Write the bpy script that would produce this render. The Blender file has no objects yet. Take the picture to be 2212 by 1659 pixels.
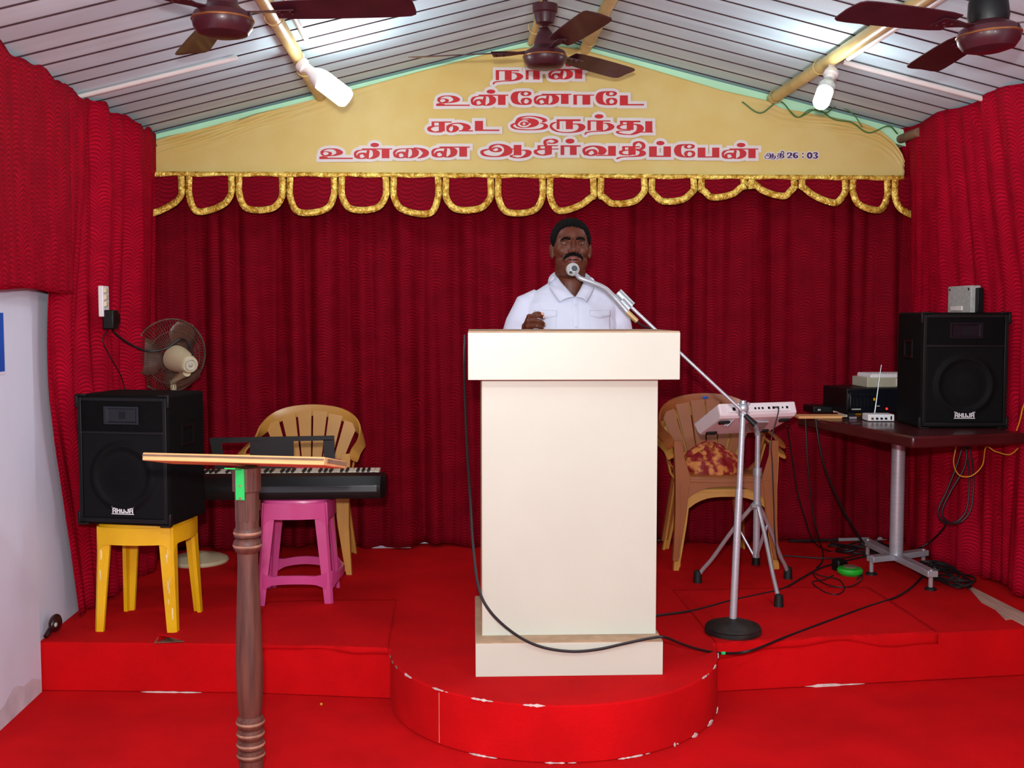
import bpy, bmesh, math, random
import numpy as np
from mathutils import Vector, Matrix, Euler
random.seed(7)
rng = np.random.default_rng(7)
scene = bpy.context.scene
C = scene.collection
PI = math.pi

# ------------------------------------------------------------------ camera
F_PX, PXC, PYC, EYE = 2350.0, 1106.0, 829.5, 1.51
PITCH = math.atan((PYC-680)/F_PX)
YAW = math.atan((PXC-965)*math.cos(PITCH)/F_PX)
cam_d = bpy.data.cameras.new('camera')
cam_d.sensor_width = 36.0
cam_d.lens = F_PX/2212*36.0
cam_d.clip_start = 0.05
cam = bpy.data.objects.new('camera', cam_d)
cam.location = (0, 0, EYE)
cam.rotation_euler = (PI/2-PITCH, 0, -YAW)
C.objects.link(cam)
scene.camera = cam
_c = Vector((math.sin(YAW)*math.cos(PITCH), math.cos(YAW)*math.cos(PITCH), -math.sin(PITCH)))
_r = Vector((math.cos(YAW), -math.sin(YAW), 0))
_u = _r.cross(_c)
def at(px, py, Y=None, Z=None, X=None):
    """the point of the room seen at a photograph pixel, on a plane of known depth, height or side"""
    d = _c*F_PX + _r*(px-PXC) - _u*(py-PYC)
    t = Y/d.y if Y is not None else ((Z-EYE)/d.z if Z is not None else X/d.x)
    return Vector((0, 0, EYE)) + d*t

# ------------------------------------------------------------------ world, lights, exposure
scene.view_settings.view_transform = 'Standard'
scene.view_settings.look = 'None'
scene.view_settings.exposure = 0.0
scene.view_settings.gamma = 1.0
scene.view_settings.use_curve_mapping = False
w = bpy.data.worlds.new('hall_ambience'); scene.world = w
w.use_nodes = True
w.node_tree.nodes['Background'].inputs[0].default_value = (0.74, 0.87, 1.0, 1)
w.node_tree.nodes['Background'].inputs[1].default_value = 0.50
def lamp(name, kind, loc, energy, color=(1,1,1), size=0.1, target=None):
    l = bpy.data.lights.new(name, kind); l.energy = energy; l.color = color
    if kind == 'AREA': l.size = size
    else: l.shadow_soft_size = size
    o = bpy.data.objects.new(name, l); o.location = loc; C.objects.link(o)
    if target is not None:
        o.rotation_euler = (Vector(target)-Vector(loc)).to_track_quat('-Z', 'Y').to_euler()
    return o
# the photographer's flash on top of the camera
lamp('camera_flash', 'AREA', (-0.03, -0.02, EYE+0.20), 116, (1.0, 0.97, 0.95), 0.07, (0.25, 4.5, 1.25))
# added unseen fill lights behind the camera, put in to brighten the ceiling
lamp('rear_fill', 'POINT', (-0.5, 1.8, 2.05), 38, (0.93, 0.97, 1.0), 0.06)
lamp('rear_fill', 'POINT', (1.6, 1.8, 2.05), 38, (0.93, 0.97, 1.0), 0.06)

# ------------------------------------------------------------------ materials
def lin(c):
    return tuple(((v/255)/12.92 if v/255 <= 0.04045 else ((v/255+0.055)/1.055)**2.4) for v in c)
def mat(name, rgb, rough=0.5, metal=0.0, var=0.12, scale=6.0, bump=0.0, bscale=60.0, spec=0.5, rgb2=None, coat=0.0, stretch=None, emit=None, sheen=0.0):
    m = bpy.data.materials.new(name); m.use_nodes = True
    nt = m.node_tree; b = nt.nodes['Principled BSDF']
    b.inputs['Roughness'].default_value = rough
    b.inputs['Metallic'].default_value = metal
    b.inputs['Specular IOR Level'].default_value = spec
    b.inputs['Coat Weight'].default_value = coat
    b.inputs['Sheen Weight'].default_value = sheen
    tc = nt.nodes.new('ShaderNodeTexCoord')
    mp = nt.nodes.new('ShaderNodeMapping')
    if stretch: mp.inputs['Scale'].default_value = stretch
    nt.links.new(tc.outputs['Object'], mp.inputs[0])
    n = nt.nodes.new('ShaderNodeTexNoise'); n.inputs['Scale'].default_value = scale
    n.inputs['Detail'].default_value = 6
    nt.links.new(mp.outputs[0], n.inputs['Vector'])
    r = nt.nodes.new('ShaderNodeValToRGB')
    c1 = lin(rgb); c2 = lin(rgb2) if rgb2 else tuple(min(1, v*(1+var)) for v in c1)
    c0 = c1 if rgb2 else tuple(v*(1-var) for v in c1)
    r.color_ramp.elements[0].position = 0.35; r.color_ramp.elements[0].color = (*c0, 1)
    r.color_ramp.elements[1].position = 0.65; r.color_ramp.elements[1].color = (*c2, 1)
    nt.links.new(n.outputs['Fac'], r.inputs[0]); nt.links.new(r.outputs[0], b.inputs['Base Color'])
    if bump:
        n2 = nt.nodes.new('ShaderNodeTexNoise'); n2.inputs['Scale'].default_value = bscale
        nt.links.new(mp.outputs[0], n2.inputs['Vector'])
        bp = nt.nodes.new('ShaderNodeBump'); bp.inputs['Strength'].default_value = bump; bp.inputs['Distance'].default_value = 0.01
        nt.links.new(n2.outputs['Fac'], bp.inputs['Height']); nt.links.new(bp.outputs[0], b.inputs['Normal'])
    if emit:
        b.inputs['Emission Color'].default_value = (*lin(emit[0]), 1)
        b.inputs['Emission Strength'].default_value = emit[1]
    return m
def math_n(nt, op, a, b=None, clamp=False):
    n = nt.nodes.new('ShaderNodeMath'); n.operation = op; n.use_clamp = clamp
    for i, v in enumerate((a, b)):
        if v is None: continue
        if isinstance(v, (int, float)): n.inputs[i].default_value = v
        else: nt.links.new(v, n.inputs[i])
    return n.outputs[0]
def curtain_mat(name, dark, light, flip=1.0, colw=0.086, row=0.0165):
    """dark red furnishing cloth woven with columns of stacked wavy arcs (pattern in metres of cloth)"""
    m = bpy.data.materials.new(name); m.use_nodes = True
    nt = m.node_tree; b = nt.nodes['Principled BSDF']
    b.inputs['Roughness'].default_value = 0.75
    b.inputs['Specular IOR Level'].default_value = 0.06
    uv = nt.nodes.new('ShaderNodeUVMap')
    nz = nt.nodes.new('ShaderNodeTexNoise'); nz.inputs['Scale'].default_value = 3.2; nz.inputs['Detail'].default_value = 2.5
    nt.links.new(uv.outputs[0], nz.inputs['Vector'])
    sp = nt.nodes.new('ShaderNodeSeparateXYZ'); nt.links.new(uv.outputs[0], sp.inputs[0])
    u, v = sp.outputs[0], sp.outputs[1]
    wob = math_n(nt, 'MULTIPLY', math_n(nt, 'SUBTRACT', nz.outputs['Fac'], 0.5), 2.1)
    x = math_n(nt, 'ADD', math_n(nt, 'DIVIDE', u, colw), wob)
    idx = math_n(nt, 'FLOOR', x)
    f = math_n(nt, 'SUBTRACT', math_n(nt, 'MULTIPLY', math_n(nt, 'FRACT', x), 2.0), 1.0)
    arch = math_n(nt, 'SQRT', math_n(nt, 'MAXIMUM', math_n(nt, 'SUBTRACT', 1.03, math_n(nt, 'MULTIPLY', f, f)), 0.0))
    arch = math_n(nt, 'MULTIPLY', arch, 0.036*flip)
    t = math_n(nt, 'DIVIDE', math_n(nt, 'SUBTRACT', v, arch), row)
    t = math_n(nt, 'ADD', t, math_n(nt, 'MULTIPLY', idx, 0.43))
    t = math_n(nt, 'ADD', t, math_n(nt, 'MULTIPLY', wob, 1.6))
    s = math_n(nt, 'SINE', math_n(nt, 'MULTIPLY', t, 2*PI))
    s = math_n(nt, 'ADD', math_n(nt, 'MULTIPLY', s, 0.50), 0.42, clamp=True)
    n2 = nt.nodes.new('ShaderNodeTexNoise'); n2.inputs['Scale'].default_value = 9.0; n2.inputs['Detail'].default_value = 5
    nt.links.new(uv.outputs[0], n2.inputs['Vector'])
    s = math_n(nt, 'MULTIPLY', s, math_n(nt, 'ADD', math_n(nt, 'MULTIPLY', n2.outputs['Fac'], 2.6), -0.45), clamp=True)
    mx = nt.nodes.new('ShaderNodeMix'); mx.data_type = 'RGBA'
    nt.links.new(s, mx.inputs[0])
    mx.inputs[6].default_value = (*dark, 1); mx.inputs[7].default_value = (*light, 1)
    nt.links.new(mx.outputs[2], b.inputs['Base Color'])
    bp = nt.nodes.new('ShaderNodeBump'); bp.inputs['Strength'].default_value = 0.35; bp.inputs['Distance'].default_value = 0.004
    nt.links.new(s, bp.inputs['Height']); nt.links.new(bp.outputs[0], b.inputs['Normal'])
    return m
def mesh_grille_mat(name, base, hole, scale):
    m = bpy.data.materials.new(name); m.use_nodes = True
    nt = m.node_tree; b = nt.nodes['Principled BSDF']
    b.inputs['Roughness'].default_value = 0.7; b.inputs['Specular IOR Level'].default_value = 0.12
    tc = nt.nodes.new('ShaderNodeTexCoord')
    v = nt.nodes.new('ShaderNodeTexVoronoi'); v.inputs['Scale'].default_value = scale; v.inputs['Randomness'].default_value = 0.0
    nt.links.new(tc.outputs['Object'], v.inputs['Vector'])
    r = nt.nodes.new('ShaderNodeValToRGB')
    r.color_ramp.elements[0].position = 0.38; r.color_ramp.elements[0].color = (*hole, 1)
    r.color_ramp.elements[1].position = 0.46; r.color_ramp.elements[1].color = (*base, 1)
    nt.links.new(v.outputs['Distance'], r.inputs[0]); nt.links.new(r.outputs[0], b.inputs['Base Color'])
    return m

M = {}
M['carpet'] = mat('red_carpet', (198, 9, 16), 0.95, var=0.10, scale=3.5, bump=0.5, bscale=420, spec=0.1)
M['frayed'] = mat('frayed_red_edge', (226, 110, 96), 0.9)
M['concrete'] = mat('bare_concrete', (205, 190, 185), 0.9, var=0.15, scale=30)
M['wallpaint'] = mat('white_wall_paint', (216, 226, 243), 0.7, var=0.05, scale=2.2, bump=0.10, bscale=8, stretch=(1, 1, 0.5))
M['dirtwall'] = mat('stained_plaster', (200, 198, 206), 0.9, var=0.12, scale=9)
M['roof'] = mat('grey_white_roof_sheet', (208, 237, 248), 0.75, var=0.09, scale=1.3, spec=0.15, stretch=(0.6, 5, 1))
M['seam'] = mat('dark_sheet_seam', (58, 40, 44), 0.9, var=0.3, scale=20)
M['green'] = mat('pale_green_beam_paint', (190, 246, 205), 0.5, var=0.08, scale=3)
M['pipe'] = mat('cream_painted_pipe', (206, 184, 120), 0.4, var=0.12, scale=8)
M['pvc'] = mat('white_pvc', (222, 218, 214), 0.4, var=0.05)
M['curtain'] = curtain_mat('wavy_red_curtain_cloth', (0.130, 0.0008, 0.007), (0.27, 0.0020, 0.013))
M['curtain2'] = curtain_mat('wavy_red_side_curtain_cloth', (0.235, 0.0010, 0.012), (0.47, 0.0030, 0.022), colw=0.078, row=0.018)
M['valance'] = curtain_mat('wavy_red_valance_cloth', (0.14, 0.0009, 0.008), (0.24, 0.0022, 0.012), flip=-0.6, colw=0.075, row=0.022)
M['gold'] = mat('crinkled_gold_ribbon', (186, 132, 20), 0.30, 0.25, rgb2=(255, 228, 112), scale=34, bump=1.0, bscale=70)
M['banner'] = mat('yellow_banner_cloth', (208, 182, 102), 0.6, rgb2=(212, 192, 120), scale=5, bump=0.05, bscale=12)
M['ink_red'] = mat('red_print', (184, 8, 24), 0.6, var=0.06)
M['ink_white'] = mat('white_print', (214, 208, 206), 0.6, var=0.03)
M['ink_purple'] = mat('purple_print', (62, 22, 92), 0.6, var=0.05)
M['laminate'] = mat('cream_laminate', (194, 195, 180), 0.38, var=0.02, scale=3)
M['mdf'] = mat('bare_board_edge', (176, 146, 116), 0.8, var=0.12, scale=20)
M['black'] = mat('matte_black_covering', (7, 7, 8), 0.8, var=0.3, scale=80, bump=0.2, bscale=300, spec=0.12)
M['blackp'] = mat('black_plastic', (10, 10, 11), 0.45, var=0.2, scale=20, spec=0.3)
M['rubber'] = mat('black_rubber', (12, 12, 13), 0.6, var=0.2)
M['grille'] = mesh_grille_mat('perforated_black_grille', (0.0048, 0.005, 0.006), (0.0012, 0.0012, 0.0012), 190)
M['horn'] = mat('horn_plastic', (16, 18, 26), 0.28, var=0.1)
M['white'] = mat('white_plastic', (232, 230, 232), 0.4, var=0.03)
M['badge'] = mat('badge_white', (225, 225, 228), 0.5, var=0.03)
M['yellow'] = mat('scuffed_yellow_plastic', (224, 172, 8), 0.38, rgb2=(232, 182, 14), scale=9, bump=0.05)
M['scuff'] = mat('pale_scuff', (225, 205, 150), 0.7)
M['pink'] = mat('pearl_pink_plastic', (196, 70, 132), 0.28, var=0.06, scale=5, coat=0.3)
M['tan'] = mat('tan_plastic', (196, 142, 66), 0.36, var=0.07, scale=4)
M['brown'] = mat('brown_plastic', (150, 86, 44), 0.36, var=0.08, scale=4)
M['post'] = mat('dark_turned_wood', (68, 35, 28), 0.55, rgb2=(98, 54, 42), scale=10, stretch=(5, 5, 0.4), bump=0.15, bscale=30)
M['ringwear'] = mat('worn_turned_wood', (140, 100, 80), 0.7, var=0.3, scale=30)
M['ply'] = mat('pale_plank_wood', (214, 158, 100), 0.5, rgb2=(232, 176, 116), scale=5, stretch=(0.5, 6, 14))
M['plydark'] = mat('grey_weathered_wood', (120, 92, 72), 0.7, var=0.3, scale=8)
M['bracket'] = mat('green_painted_steel', (28, 178, 82), 0.45, var=0.08)
M['chrome'] = mat('chrome', (205, 207, 214), 0.2, 0.65, var=0.04)
M['steel'] = mat('brushed_steel', (182, 184, 192), 0.32, 0.45, var=0.08, scale=20, stretch=(1, 1, 12))
M['alu'] = mat('grey_cast_aluminium', (170, 178, 184), 0.4, 0.6, var=0.1)
M['castiron'] = mat('worn_black_iron', (22, 21, 22), 0.5, 0.3, rgb2=(48, 42, 38), scale=14)
M['tabletop'] = mat('dark_maroon_table_laminate', (66, 20, 22), 0.3, var=0.2, scale=5, coat=0.2)
M['maroon'] = mat('maroon_fan_enamel', (62, 24, 32), 0.38, var=0.15, scale=10, coat=0.08, spec=0.35)
M['goldplug'] = mat('pale_gold_metal', (206, 178, 124), 0.35, 0.4)
M['ventgrey'] = mat('dark_blue_grey_mesh', (46, 52, 62), 0.6)
M['micgrey'] = mat('grey_mesh_metal', (176, 180, 178), 0.5, 0.2, var=0.12, scale=200)
M['brass'] = mat('brassy_rim', (150, 100, 62), 0.3, 0.7)
M['cream'] = mat('aged_cream_plastic', (206, 196, 160), 0.42, var=0.06)
M['cagewire'] = mat('dusty_brown_wire', (92, 74, 62), 0.6, 0.2, var=0.3, scale=30)
M['fanblade'] = mat('tinted_fan_blade', (96, 62, 50), 0.4, var=0.2)
M['skin'] = mat('brown_skin', (90, 44, 26), 0.5, var=0.10, scale=24, bump=0.05, bscale=200, spec=0.35)
M['nail'] = mat('fingernail', (206, 158, 142), 0.4)
M['lip'] = mat('lip', (126, 66, 66), 0.45)
M['hair'] = mat('black_hair', (9, 8, 9), 0.75, var=0.5, scale=60, bump=0.9, bscale=160, stretch=(3, 1, 1), spec=0.15)
M['eye'] = mat('eye_white', (120, 112, 106), 0.3)
M['iris'] = mat('dark_iris', (22, 13, 10), 0.2)
M['shirt'] = mat('white_shirt_cotton', (206, 211, 230), 0.75, var=0.03, scale=8, bump=0.12, bscale=26, sheen=0.1)
M['button'] = mat('shirt_button', (198, 196, 214), 0.4)
M['trouser'] = mat('dark_trouser_cloth', (38, 38, 48), 0.8)
M['shoe'] = mat('black_leather', (20, 18, 18), 0.4)
M['whitepad'] = mat('white_instrument_plastic', (232, 222, 226), 0.35, var=0.03)
M['greenp'] = mat('green_plastic', (28, 170, 44), 0.35, var=0.08)
M['cable'] = mat('black_cable', (20, 17, 20), 0.5, var=0.2)
M['wireyellow'] = mat('yellow_wire', (206, 142, 30), 0.5)
M['wiregreen'] = mat('green_wire', (74, 122, 62), 0.6)
M['beigebox'] = mat('beige_metal', (176, 172, 150), 0.55, var=0.05)
M['greybox'] = mat('grey_speckled_metal', (168, 170, 166), 0.6, var=0.15, scale=60)
M['poster'] = mat('blue_poster', (16, 76, 178), 0.5, rgb2=(20, 96, 205), scale=2)
M['paper'] = mat('white_paper', (214, 216, 232), 0.8, var=0.06)
M['brocade'] = mat('red_and_gold_brocade', (134, 12, 20), 0.6, rgb2=(202, 128, 62), scale=24, bump=0.3, bscale=40)
_rmp = M['brocade'].node_tree.nodes['Color Ramp'].color_ramp; _rmp.elements[0].position = .47; _rmp.elements[1].position = .58
M['maroonwood'] = mat('dark_maroon_lacquer', (40, 10, 14), 0.35)
M['led_red'] = mat('red_led', (255, 30, 20), 0.4, emit=((255, 30, 20), 4))
M['led_amber'] = mat('amber_display', (190, 120, 10), 0.4, emit=((200, 130, 10), 0.5))
M['bulb'] = mat('lit_bulb_diffuser', (255, 255, 255), 0.5, var=0.0, emit=((246, 250, 255), 42))
M['keywhite'] = mat('ivory_key', (232, 226, 206), 0.35, var=0.02)
M['wood_plank'] = mat('pale_floor_plank', (182, 150, 134), 0.7, var=0.15, scale=6, stretch=(8, 1, 1))

# ------------------------------------------------------------------ mesh helpers
class MB:
    def __init__(s): s.v = []; s.f = []; s.uv = None
    def add(s, vs, fs):
        o = len(s.v); s.v += [tuple(p) for p in vs]; s.f += [tuple(i+o for i in f) for f in fs]; return s
    def box(s, c, d, R=None):
        x, y, z = d[0]/2, d[1]/2, d[2]/2
        vs = [Vector(p) for p in ((-x,-y,-z),(x,-y,-z),(x,y,-z),(-x,y,-z),(-x,-y,z),(x,-y,z),(x,y,z),(-x,y,z))]
        if R is not None: vs = [R @ p for p in vs]
        c = Vector(c)
        return s.add([p+c for p in vs], [(0,3,2,1),(4,5,6,7),(0,1,5,4),(1,2,6,5),(2,3,7,6),(3,0,4,7)])
    def b2(s, lo, hi):
        return s.box([(a+b)/2 for a, b in zip(lo, hi)], [b-a for a, b in zip(lo, hi)])
    def rings(s, rs, cap=True, closed=True):
        n = len(rs[0]); fs = []
        for i in range(len(rs)-1):
            for j in range(n if closed else n-1):
                k = (j+1) % n
                fs.append((i*n+j, i*n+k, (i+1)*n+k, (i+1)*n+j))
        if cap and closed:
            fs.append(tuple(range(n-1, -1, -1))); fs.append(tuple(range((len(rs)-1)*n, len(rs)*n)))
        return s.add([p for r in rs for p in r], fs)
    def prism(s, poly, z0, z1):
        return s.rings([[(x, y, z0) for x, y in poly], [(x, y, z1) for x, y in poly]])
    def prism_y(s, poly, y0, y1):          # polygon in x,z pushed along y
        return s.rings([[(x, y1, z) for x, z in poly], [(x, y0, z) for x, z in poly]])
    def lathe(s, prof, n=32, c=(0,0,0), R=None):
        c = Vector(c); rs = []
        for r, z in prof:
            ring = []
            for j in range(n):
                a = 2*PI*j/n; p = Vector((max(r,1e-4)*math.cos(a), max(r,1e-4)*math.sin(a), z))
                if R is not None: p = R @ p
                ring.append(p+c)
            rs.append(ring)
        return s.rings(rs)
    def tube(s, pts, r, n=10, flat=1.0, up=None):
        pts = [Vector(p) for p in pts]; m = len(pts)
        rad = r if isinstance(r, (list, tuple)) else [r]*m
        t0 = (pts[1]-pts[0]).normalized()
        ref = Vector(up) if up else (Vector((0,0,1)) if abs(t0.z) < 0.9 else Vector((1,0,0)))
        nrm = (ref - t0*ref.dot(t0)).normalized(); rs = []
        for i in range(m):
            t = (pts[min(i+1,m-1)]-pts[max(i-1,0)]).normalized()
            if up: nrm = (ref - t*ref.dot(t)).normalized()
            else: nrm = (nrm - t*nrm.dot(t)).normalized()
            bi = t.cross(nrm)
            rs.append([pts[i] + nrm*(rad[i]*math.cos(2*PI*j/n)) + bi*(rad[i]*flat*math.sin(2*PI*j/n)) for j in range(n)])
        return s.rings(rs)
    def strip(s, pts, wdt, thk, up):       # rectangular section swept along pts: wdt along 'up', thk across
        pts = [Vector(p) for p in pts]; m = len(pts); up = Vector(up); rs = []
        ww = wdt if isinstance(wdt, (list, tuple)) else [wdt]*m
        for i in range(m):
            t = (pts[min(i+1,m-1)]-pts[max(i-1,0)]).normalized()
            nr = (up - t*up.dot(t)).normalized(); bi = t.cross(nr)
            a, b = nr*(ww[i]/2), bi*(thk/2)
            rs.append([pts[i]+a+b, pts[i]-a+b, pts[i]-a-b, pts[i]+a-b])
        return s.rings(rs)
    def ell(s, c, r, nu=20, nv=12, R=None):
        c = Vector(c); rs = []
        for i in range(nv+1):
            th = PI*i/nv; ring = []
            for j in range(nu):
                a = 2*PI*j/nu; q = max(math.sin(th), 1e-3)
                p = Vector((r[0]*q*math.cos(a), r[1]*q*math.sin(a), -r[2]*math.cos(th)))
                if R is not None: p = R @ p
                ring.append(p+c)
            rs.append(ring)
        return s.rings(rs)
    def torus(s, c, R0, r, R=None, n=40, k=8):
        c = Vector(c); rs = []
        for i in range(n+1):
            a = 2*PI*i/n; ring = []
            for j in range(k):
                b = 2*PI*j/k
                p = Vector(((R0+r*math.cos(b))*math.cos(a), (R0+r*math.cos(b))*math.sin(a), r*math.sin(b)))
                if R is not None: p = R @ p
                ring.append(p+c)
            rs.append(ring)
        return s.rings(rs, cap=False)
    def grid(s, fn, nu, nv, uvfn=None):
        vs = []; uv = []
        for i in range(nu+1):
            for j in range(nv+1):
                vs.append(fn(i/nu, j/nv))
                if uvfn: uv.append(uvfn(i/nu, j/nv))
        fs = [(i*(nv+1)+j, (i+1)*(nv+1)+j, (i+1)*(nv+1)+j+1, i*(nv+1)+j+1) for i in range(nu) for j in range(nv)]
        if uvfn: s.uv = (s.uv or []) + uv
        return s.add(vs, fs)
    def build(s, name, m, parent=None, bevel=0.0, smooth=35, solid=0.0, sub=0):
        me = bpy.data.meshes.new(name); me.from_pydata(s.v, [], s.f)
        if s.uv:
            l = me.uv_layers.new(name='UVMap')
            for li, lp in enumerate(me.loops): l.data[li].uv = s.uv[lp.vertex_index]
        bm = bmesh.new(); bm.from_mesh(me)
        if not s.uv and solid == 0.0: bmesh.ops.recalc_face_normals(bm, faces=bm.faces)
        bm.to_mesh(me); bm.free()
        if smooth:
            me.polygons.foreach_set('use_smooth', [True]*len(me.polygons))
            if smooth < 180: me.set_sharp_from_angle(angle=math.radians(smooth))
        me.materials.append(m)
        o = bpy.data.objects.new(name, me); C.objects.link(o)
        if parent is not None: o.parent = parent
        if solid:
            d = o.modifiers.new('thickness', 'SOLIDIFY'); d.thickness = solid; d.offset = 0
        if bevel:
            d = o.modifiers.new('edges', 'BEVEL'); d.width = bevel; d.segments = 2; d.limit_method = 'ANGLE'; d.angle_limit = math.radians(40)
        if sub:
            d = o.modifiers.new('smooth', 'SUBSURF'); d.levels = sub; d.render_levels = sub
        return o
def tag(o, label, cat, group=None, kind=None):
    if label: o['label'] = label
    if cat: o['category'] = cat
    if group: o['group'] = group
    if kind: o['kind'] = kind
    return o
def thing(name, label, cat, loc=(0,0,0), rotz=0.0, group=None):
    o = bpy.data.objects.new(name, None); C.objects.link(o)
    o.empty_display_size = 0.05
    o.location = loc; o.rotation_euler = (0, 0, rotz)
    return tag(o, label, cat, group)
def struct(o):
    o['kind'] = 'structure'; return o
def copy_tree(o, parent=None):
    c = o.copy(); C.objects.link(c)
    if parent is not None: c.parent = parent
    for ch in list(o.children): copy_tree(ch, c)
    return c
def crom(pts, k=8):
    pts = [Vector(p) for p in pts]
    if len(pts) < 3: return pts
    P = [pts[0]*2-pts[1]] + pts + [pts[-1]*2-pts[-2]]; out = []
    for i in range(1, len(P)-2):
        a, b, c, d = P[i-1], P[i], P[i+1], P[i+2]
        for j in range(k):
            t = j/k
            out.append(0.5*((2*b)+(c-a)*t+(2*a-5*b+4*c-d)*t*t+(3*b-a-3*c+d)*t**3))
    out.append(pts[-1]); return out
def rotm(x=0, y=0, z=0): return Euler((math.radians(x), math.radians(y), math.radians(z))).to_matrix()
def align(d): return Vector(d).to_track_quat('Z', 'Y').to_matrix()
def rrect(w, d, r, n=5, cx=0, cy=0):
    out = []
    for sx, sy, a0 in ((1,1,0),(-1,1,90),(-1,-1,180),(1,-1,270)):
        for i in range(n+1):
            a = math.radians(a0+90*i/n)
            out.append((cx+sx*(w/2-r)+r*math.cos(a), cy+sy*(d/2-r)+r*math.sin(a)))
    return out
# ================================================================== THE ROOM
STAGE = 0.20
RX, RZ = 0.55, 3.012            # roof ridge; the two slopes differ a little
def roof_z(x): return RZ - (0.2576 if x < RX else 0.240)*abs(x-RX)

o = struct(MB().b2((-2.2,-2.2,-0.1), (3.0,6.3,0.0)).build('floor', M['carpet'], smooth=0))
# raised stage: straight front with a half-round tongue under the lectern
poly = [(-1.64,6.2),(-1.64,4.395),(-0.787,4.315),(-0.225,4.215)]
for i in range(1, 32):
    a = PI+PI*i/32
    poly.append((0.415+0.64*math.cos(a), 4.215+0.655*math.sin(a)))
poly += [(1.055,4.215),(2.87,4.38),(2.87,6.2)]
o = struct(MB().prism(poly[::-1], 0.0, STAGE).build('floor_stage', M['carpet'], smooth=30, bevel=0.006))
# loose carpet lengths lying over the stage and lapping over its front edge
def lap(name, x0, x1, yb, yf0, yf1, drop, seed):
    rr = random.Random(seed); ph = rr.random()*6
    def fn(u, v):
        x = x0+(x1-x0)*u
        yf = yf0+(yf1-yf0)*u
        d = drop*(0.75+0.35*math.sin(u*7+ph)+0.15*math.sin(u*17+ph))
        L = (yb-yf)+d; q = v*L
        if q < yb-yf: return (x, yb-q, STAGE+0.003+0.0015*math.sin(x*9+q*7))
        return (x, yf-0.006, STAGE+0.003-(q-(yb-yf)))
    return struct(MB().grid(fn, 40, 60).build(name, M['carpet'], solid=0.003))
lap('trim_1', -0.82, -0.235, 4.95, 4.318, 4.217, 0.022, 3)
lap('trim_2', 1.07, 2.02, 5.05, 4.216, 4.309, 0.05, 8)
# worn white edges of concrete where the carpet has frayed
def wear(name, pts, wmax, seed, m):
    rr = random.Random(seed); P = crom(pts, 10); mb = MB(); n = len(P)
    for i in range(n-1):
        wv = max(0.0, math.sin(i*0.23+seed)*0.75+rr.random()*0.7-0.55)*wmax
        if i == 0 or i == n-2: wv = 0
        if i and pw+wv > .0016: 
            a, b = P[i], P[i+1]
            mb.add([(a.x,a.y,a.z-pw/2),(b.x,b.y,b.z-wv/2),(b.x,b.y,b.z+wv/2),(a.x,a.y,a.z+pw/2)], [(0,1,2,3)])
        pw = wv
    return struct(mb.build(name, m, smooth=0, solid=0.003))
def arc(a0, a1, r, z, n=9): return [(0.415+r*math.cos(math.radians(a0+(a1-a0)*i/n)), 4.215+(r+0.015)*math.sin(math.radians(a0+(a1-a0)*i/n)), z) for i in range(n+1)]
wear('trim_3', arc(206, 262, 0.642, 0.199), 0.014, 1, M['concrete'])
wear('trim_4', arc(318, 356, 0.642, 0.199), 0.013, 5, M['concrete'])
wear('trim_5', arc(305, 345, 0.643, 0.006), 0.026, 2, M['concrete'])
wear('trim_6', arc(222, 300, 0.643, 0.004), 0.010, 9, M['concrete'])
wear('trim_7', [(1.2,4.222,0.004),(1.35,4.237,0.006),(1.6,4.262,0.004),(1.8,4.281,0.003)], 0.018, 4, M['concrete'])
wear('trim_8', arc(184, 203, 0.642, 0.196), 0.016, 11, M['plydark'])
wear('trim_9', [(-1.35,4.363,0.003),(-1.1,4.339,0.003),(-0.8,4.311,0.003)], 0.010, 6, M['concrete'])
seam_p = [(-0.017,3.735,0.02),(-0.018,3.734,0.1),(-0.019,3.733,0.19)]
o = struct(MB().strip([(0.415+0.6435*math.cos(math.radians(226)), 4.215+0.6585*math.sin(math.radians(226)), z) for z in (0.01,0.1,0.19)], 0.0025, 0.002, (1,0.6,0)).build('trim_10', M['frayed'], smooth=0))
# bare plank left uncovered beside the right wall
pl = [at(x, y, Z=STAGE) for x, y in ((2085,1262),(2230,1335),(2230,1362),(2185,1338),(2172,1340),(2150,1318),(2120,1302))]
struct(MB().prism([(p.x,p.y) for p in pl][::-1], STAGE+0.0005, STAGE+0.004).build('trim_11', M['wood_plank'], smooth=0))

# walls
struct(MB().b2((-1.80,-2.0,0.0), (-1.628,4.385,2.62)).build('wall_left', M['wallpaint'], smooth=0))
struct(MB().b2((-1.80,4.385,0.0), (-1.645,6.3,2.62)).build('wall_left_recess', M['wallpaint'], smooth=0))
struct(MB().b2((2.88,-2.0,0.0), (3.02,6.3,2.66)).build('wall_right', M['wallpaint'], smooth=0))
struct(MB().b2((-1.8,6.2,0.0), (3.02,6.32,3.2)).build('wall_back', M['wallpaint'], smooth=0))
def stain(u, v):
    y = 2.6+1.78*u; h = 0.02+0.10*max(0, (math.sin(u*9)+.6*math.sin(u*23+1)+.4*math.sin(u*61))*0.25+0.40)*(0.3+u*0.9)
    return (-1.6275, y, h*v)
struct(MB().grid(stain, 40, 3).build('trim_12', M['dirtwall'], smooth=0))

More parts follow.
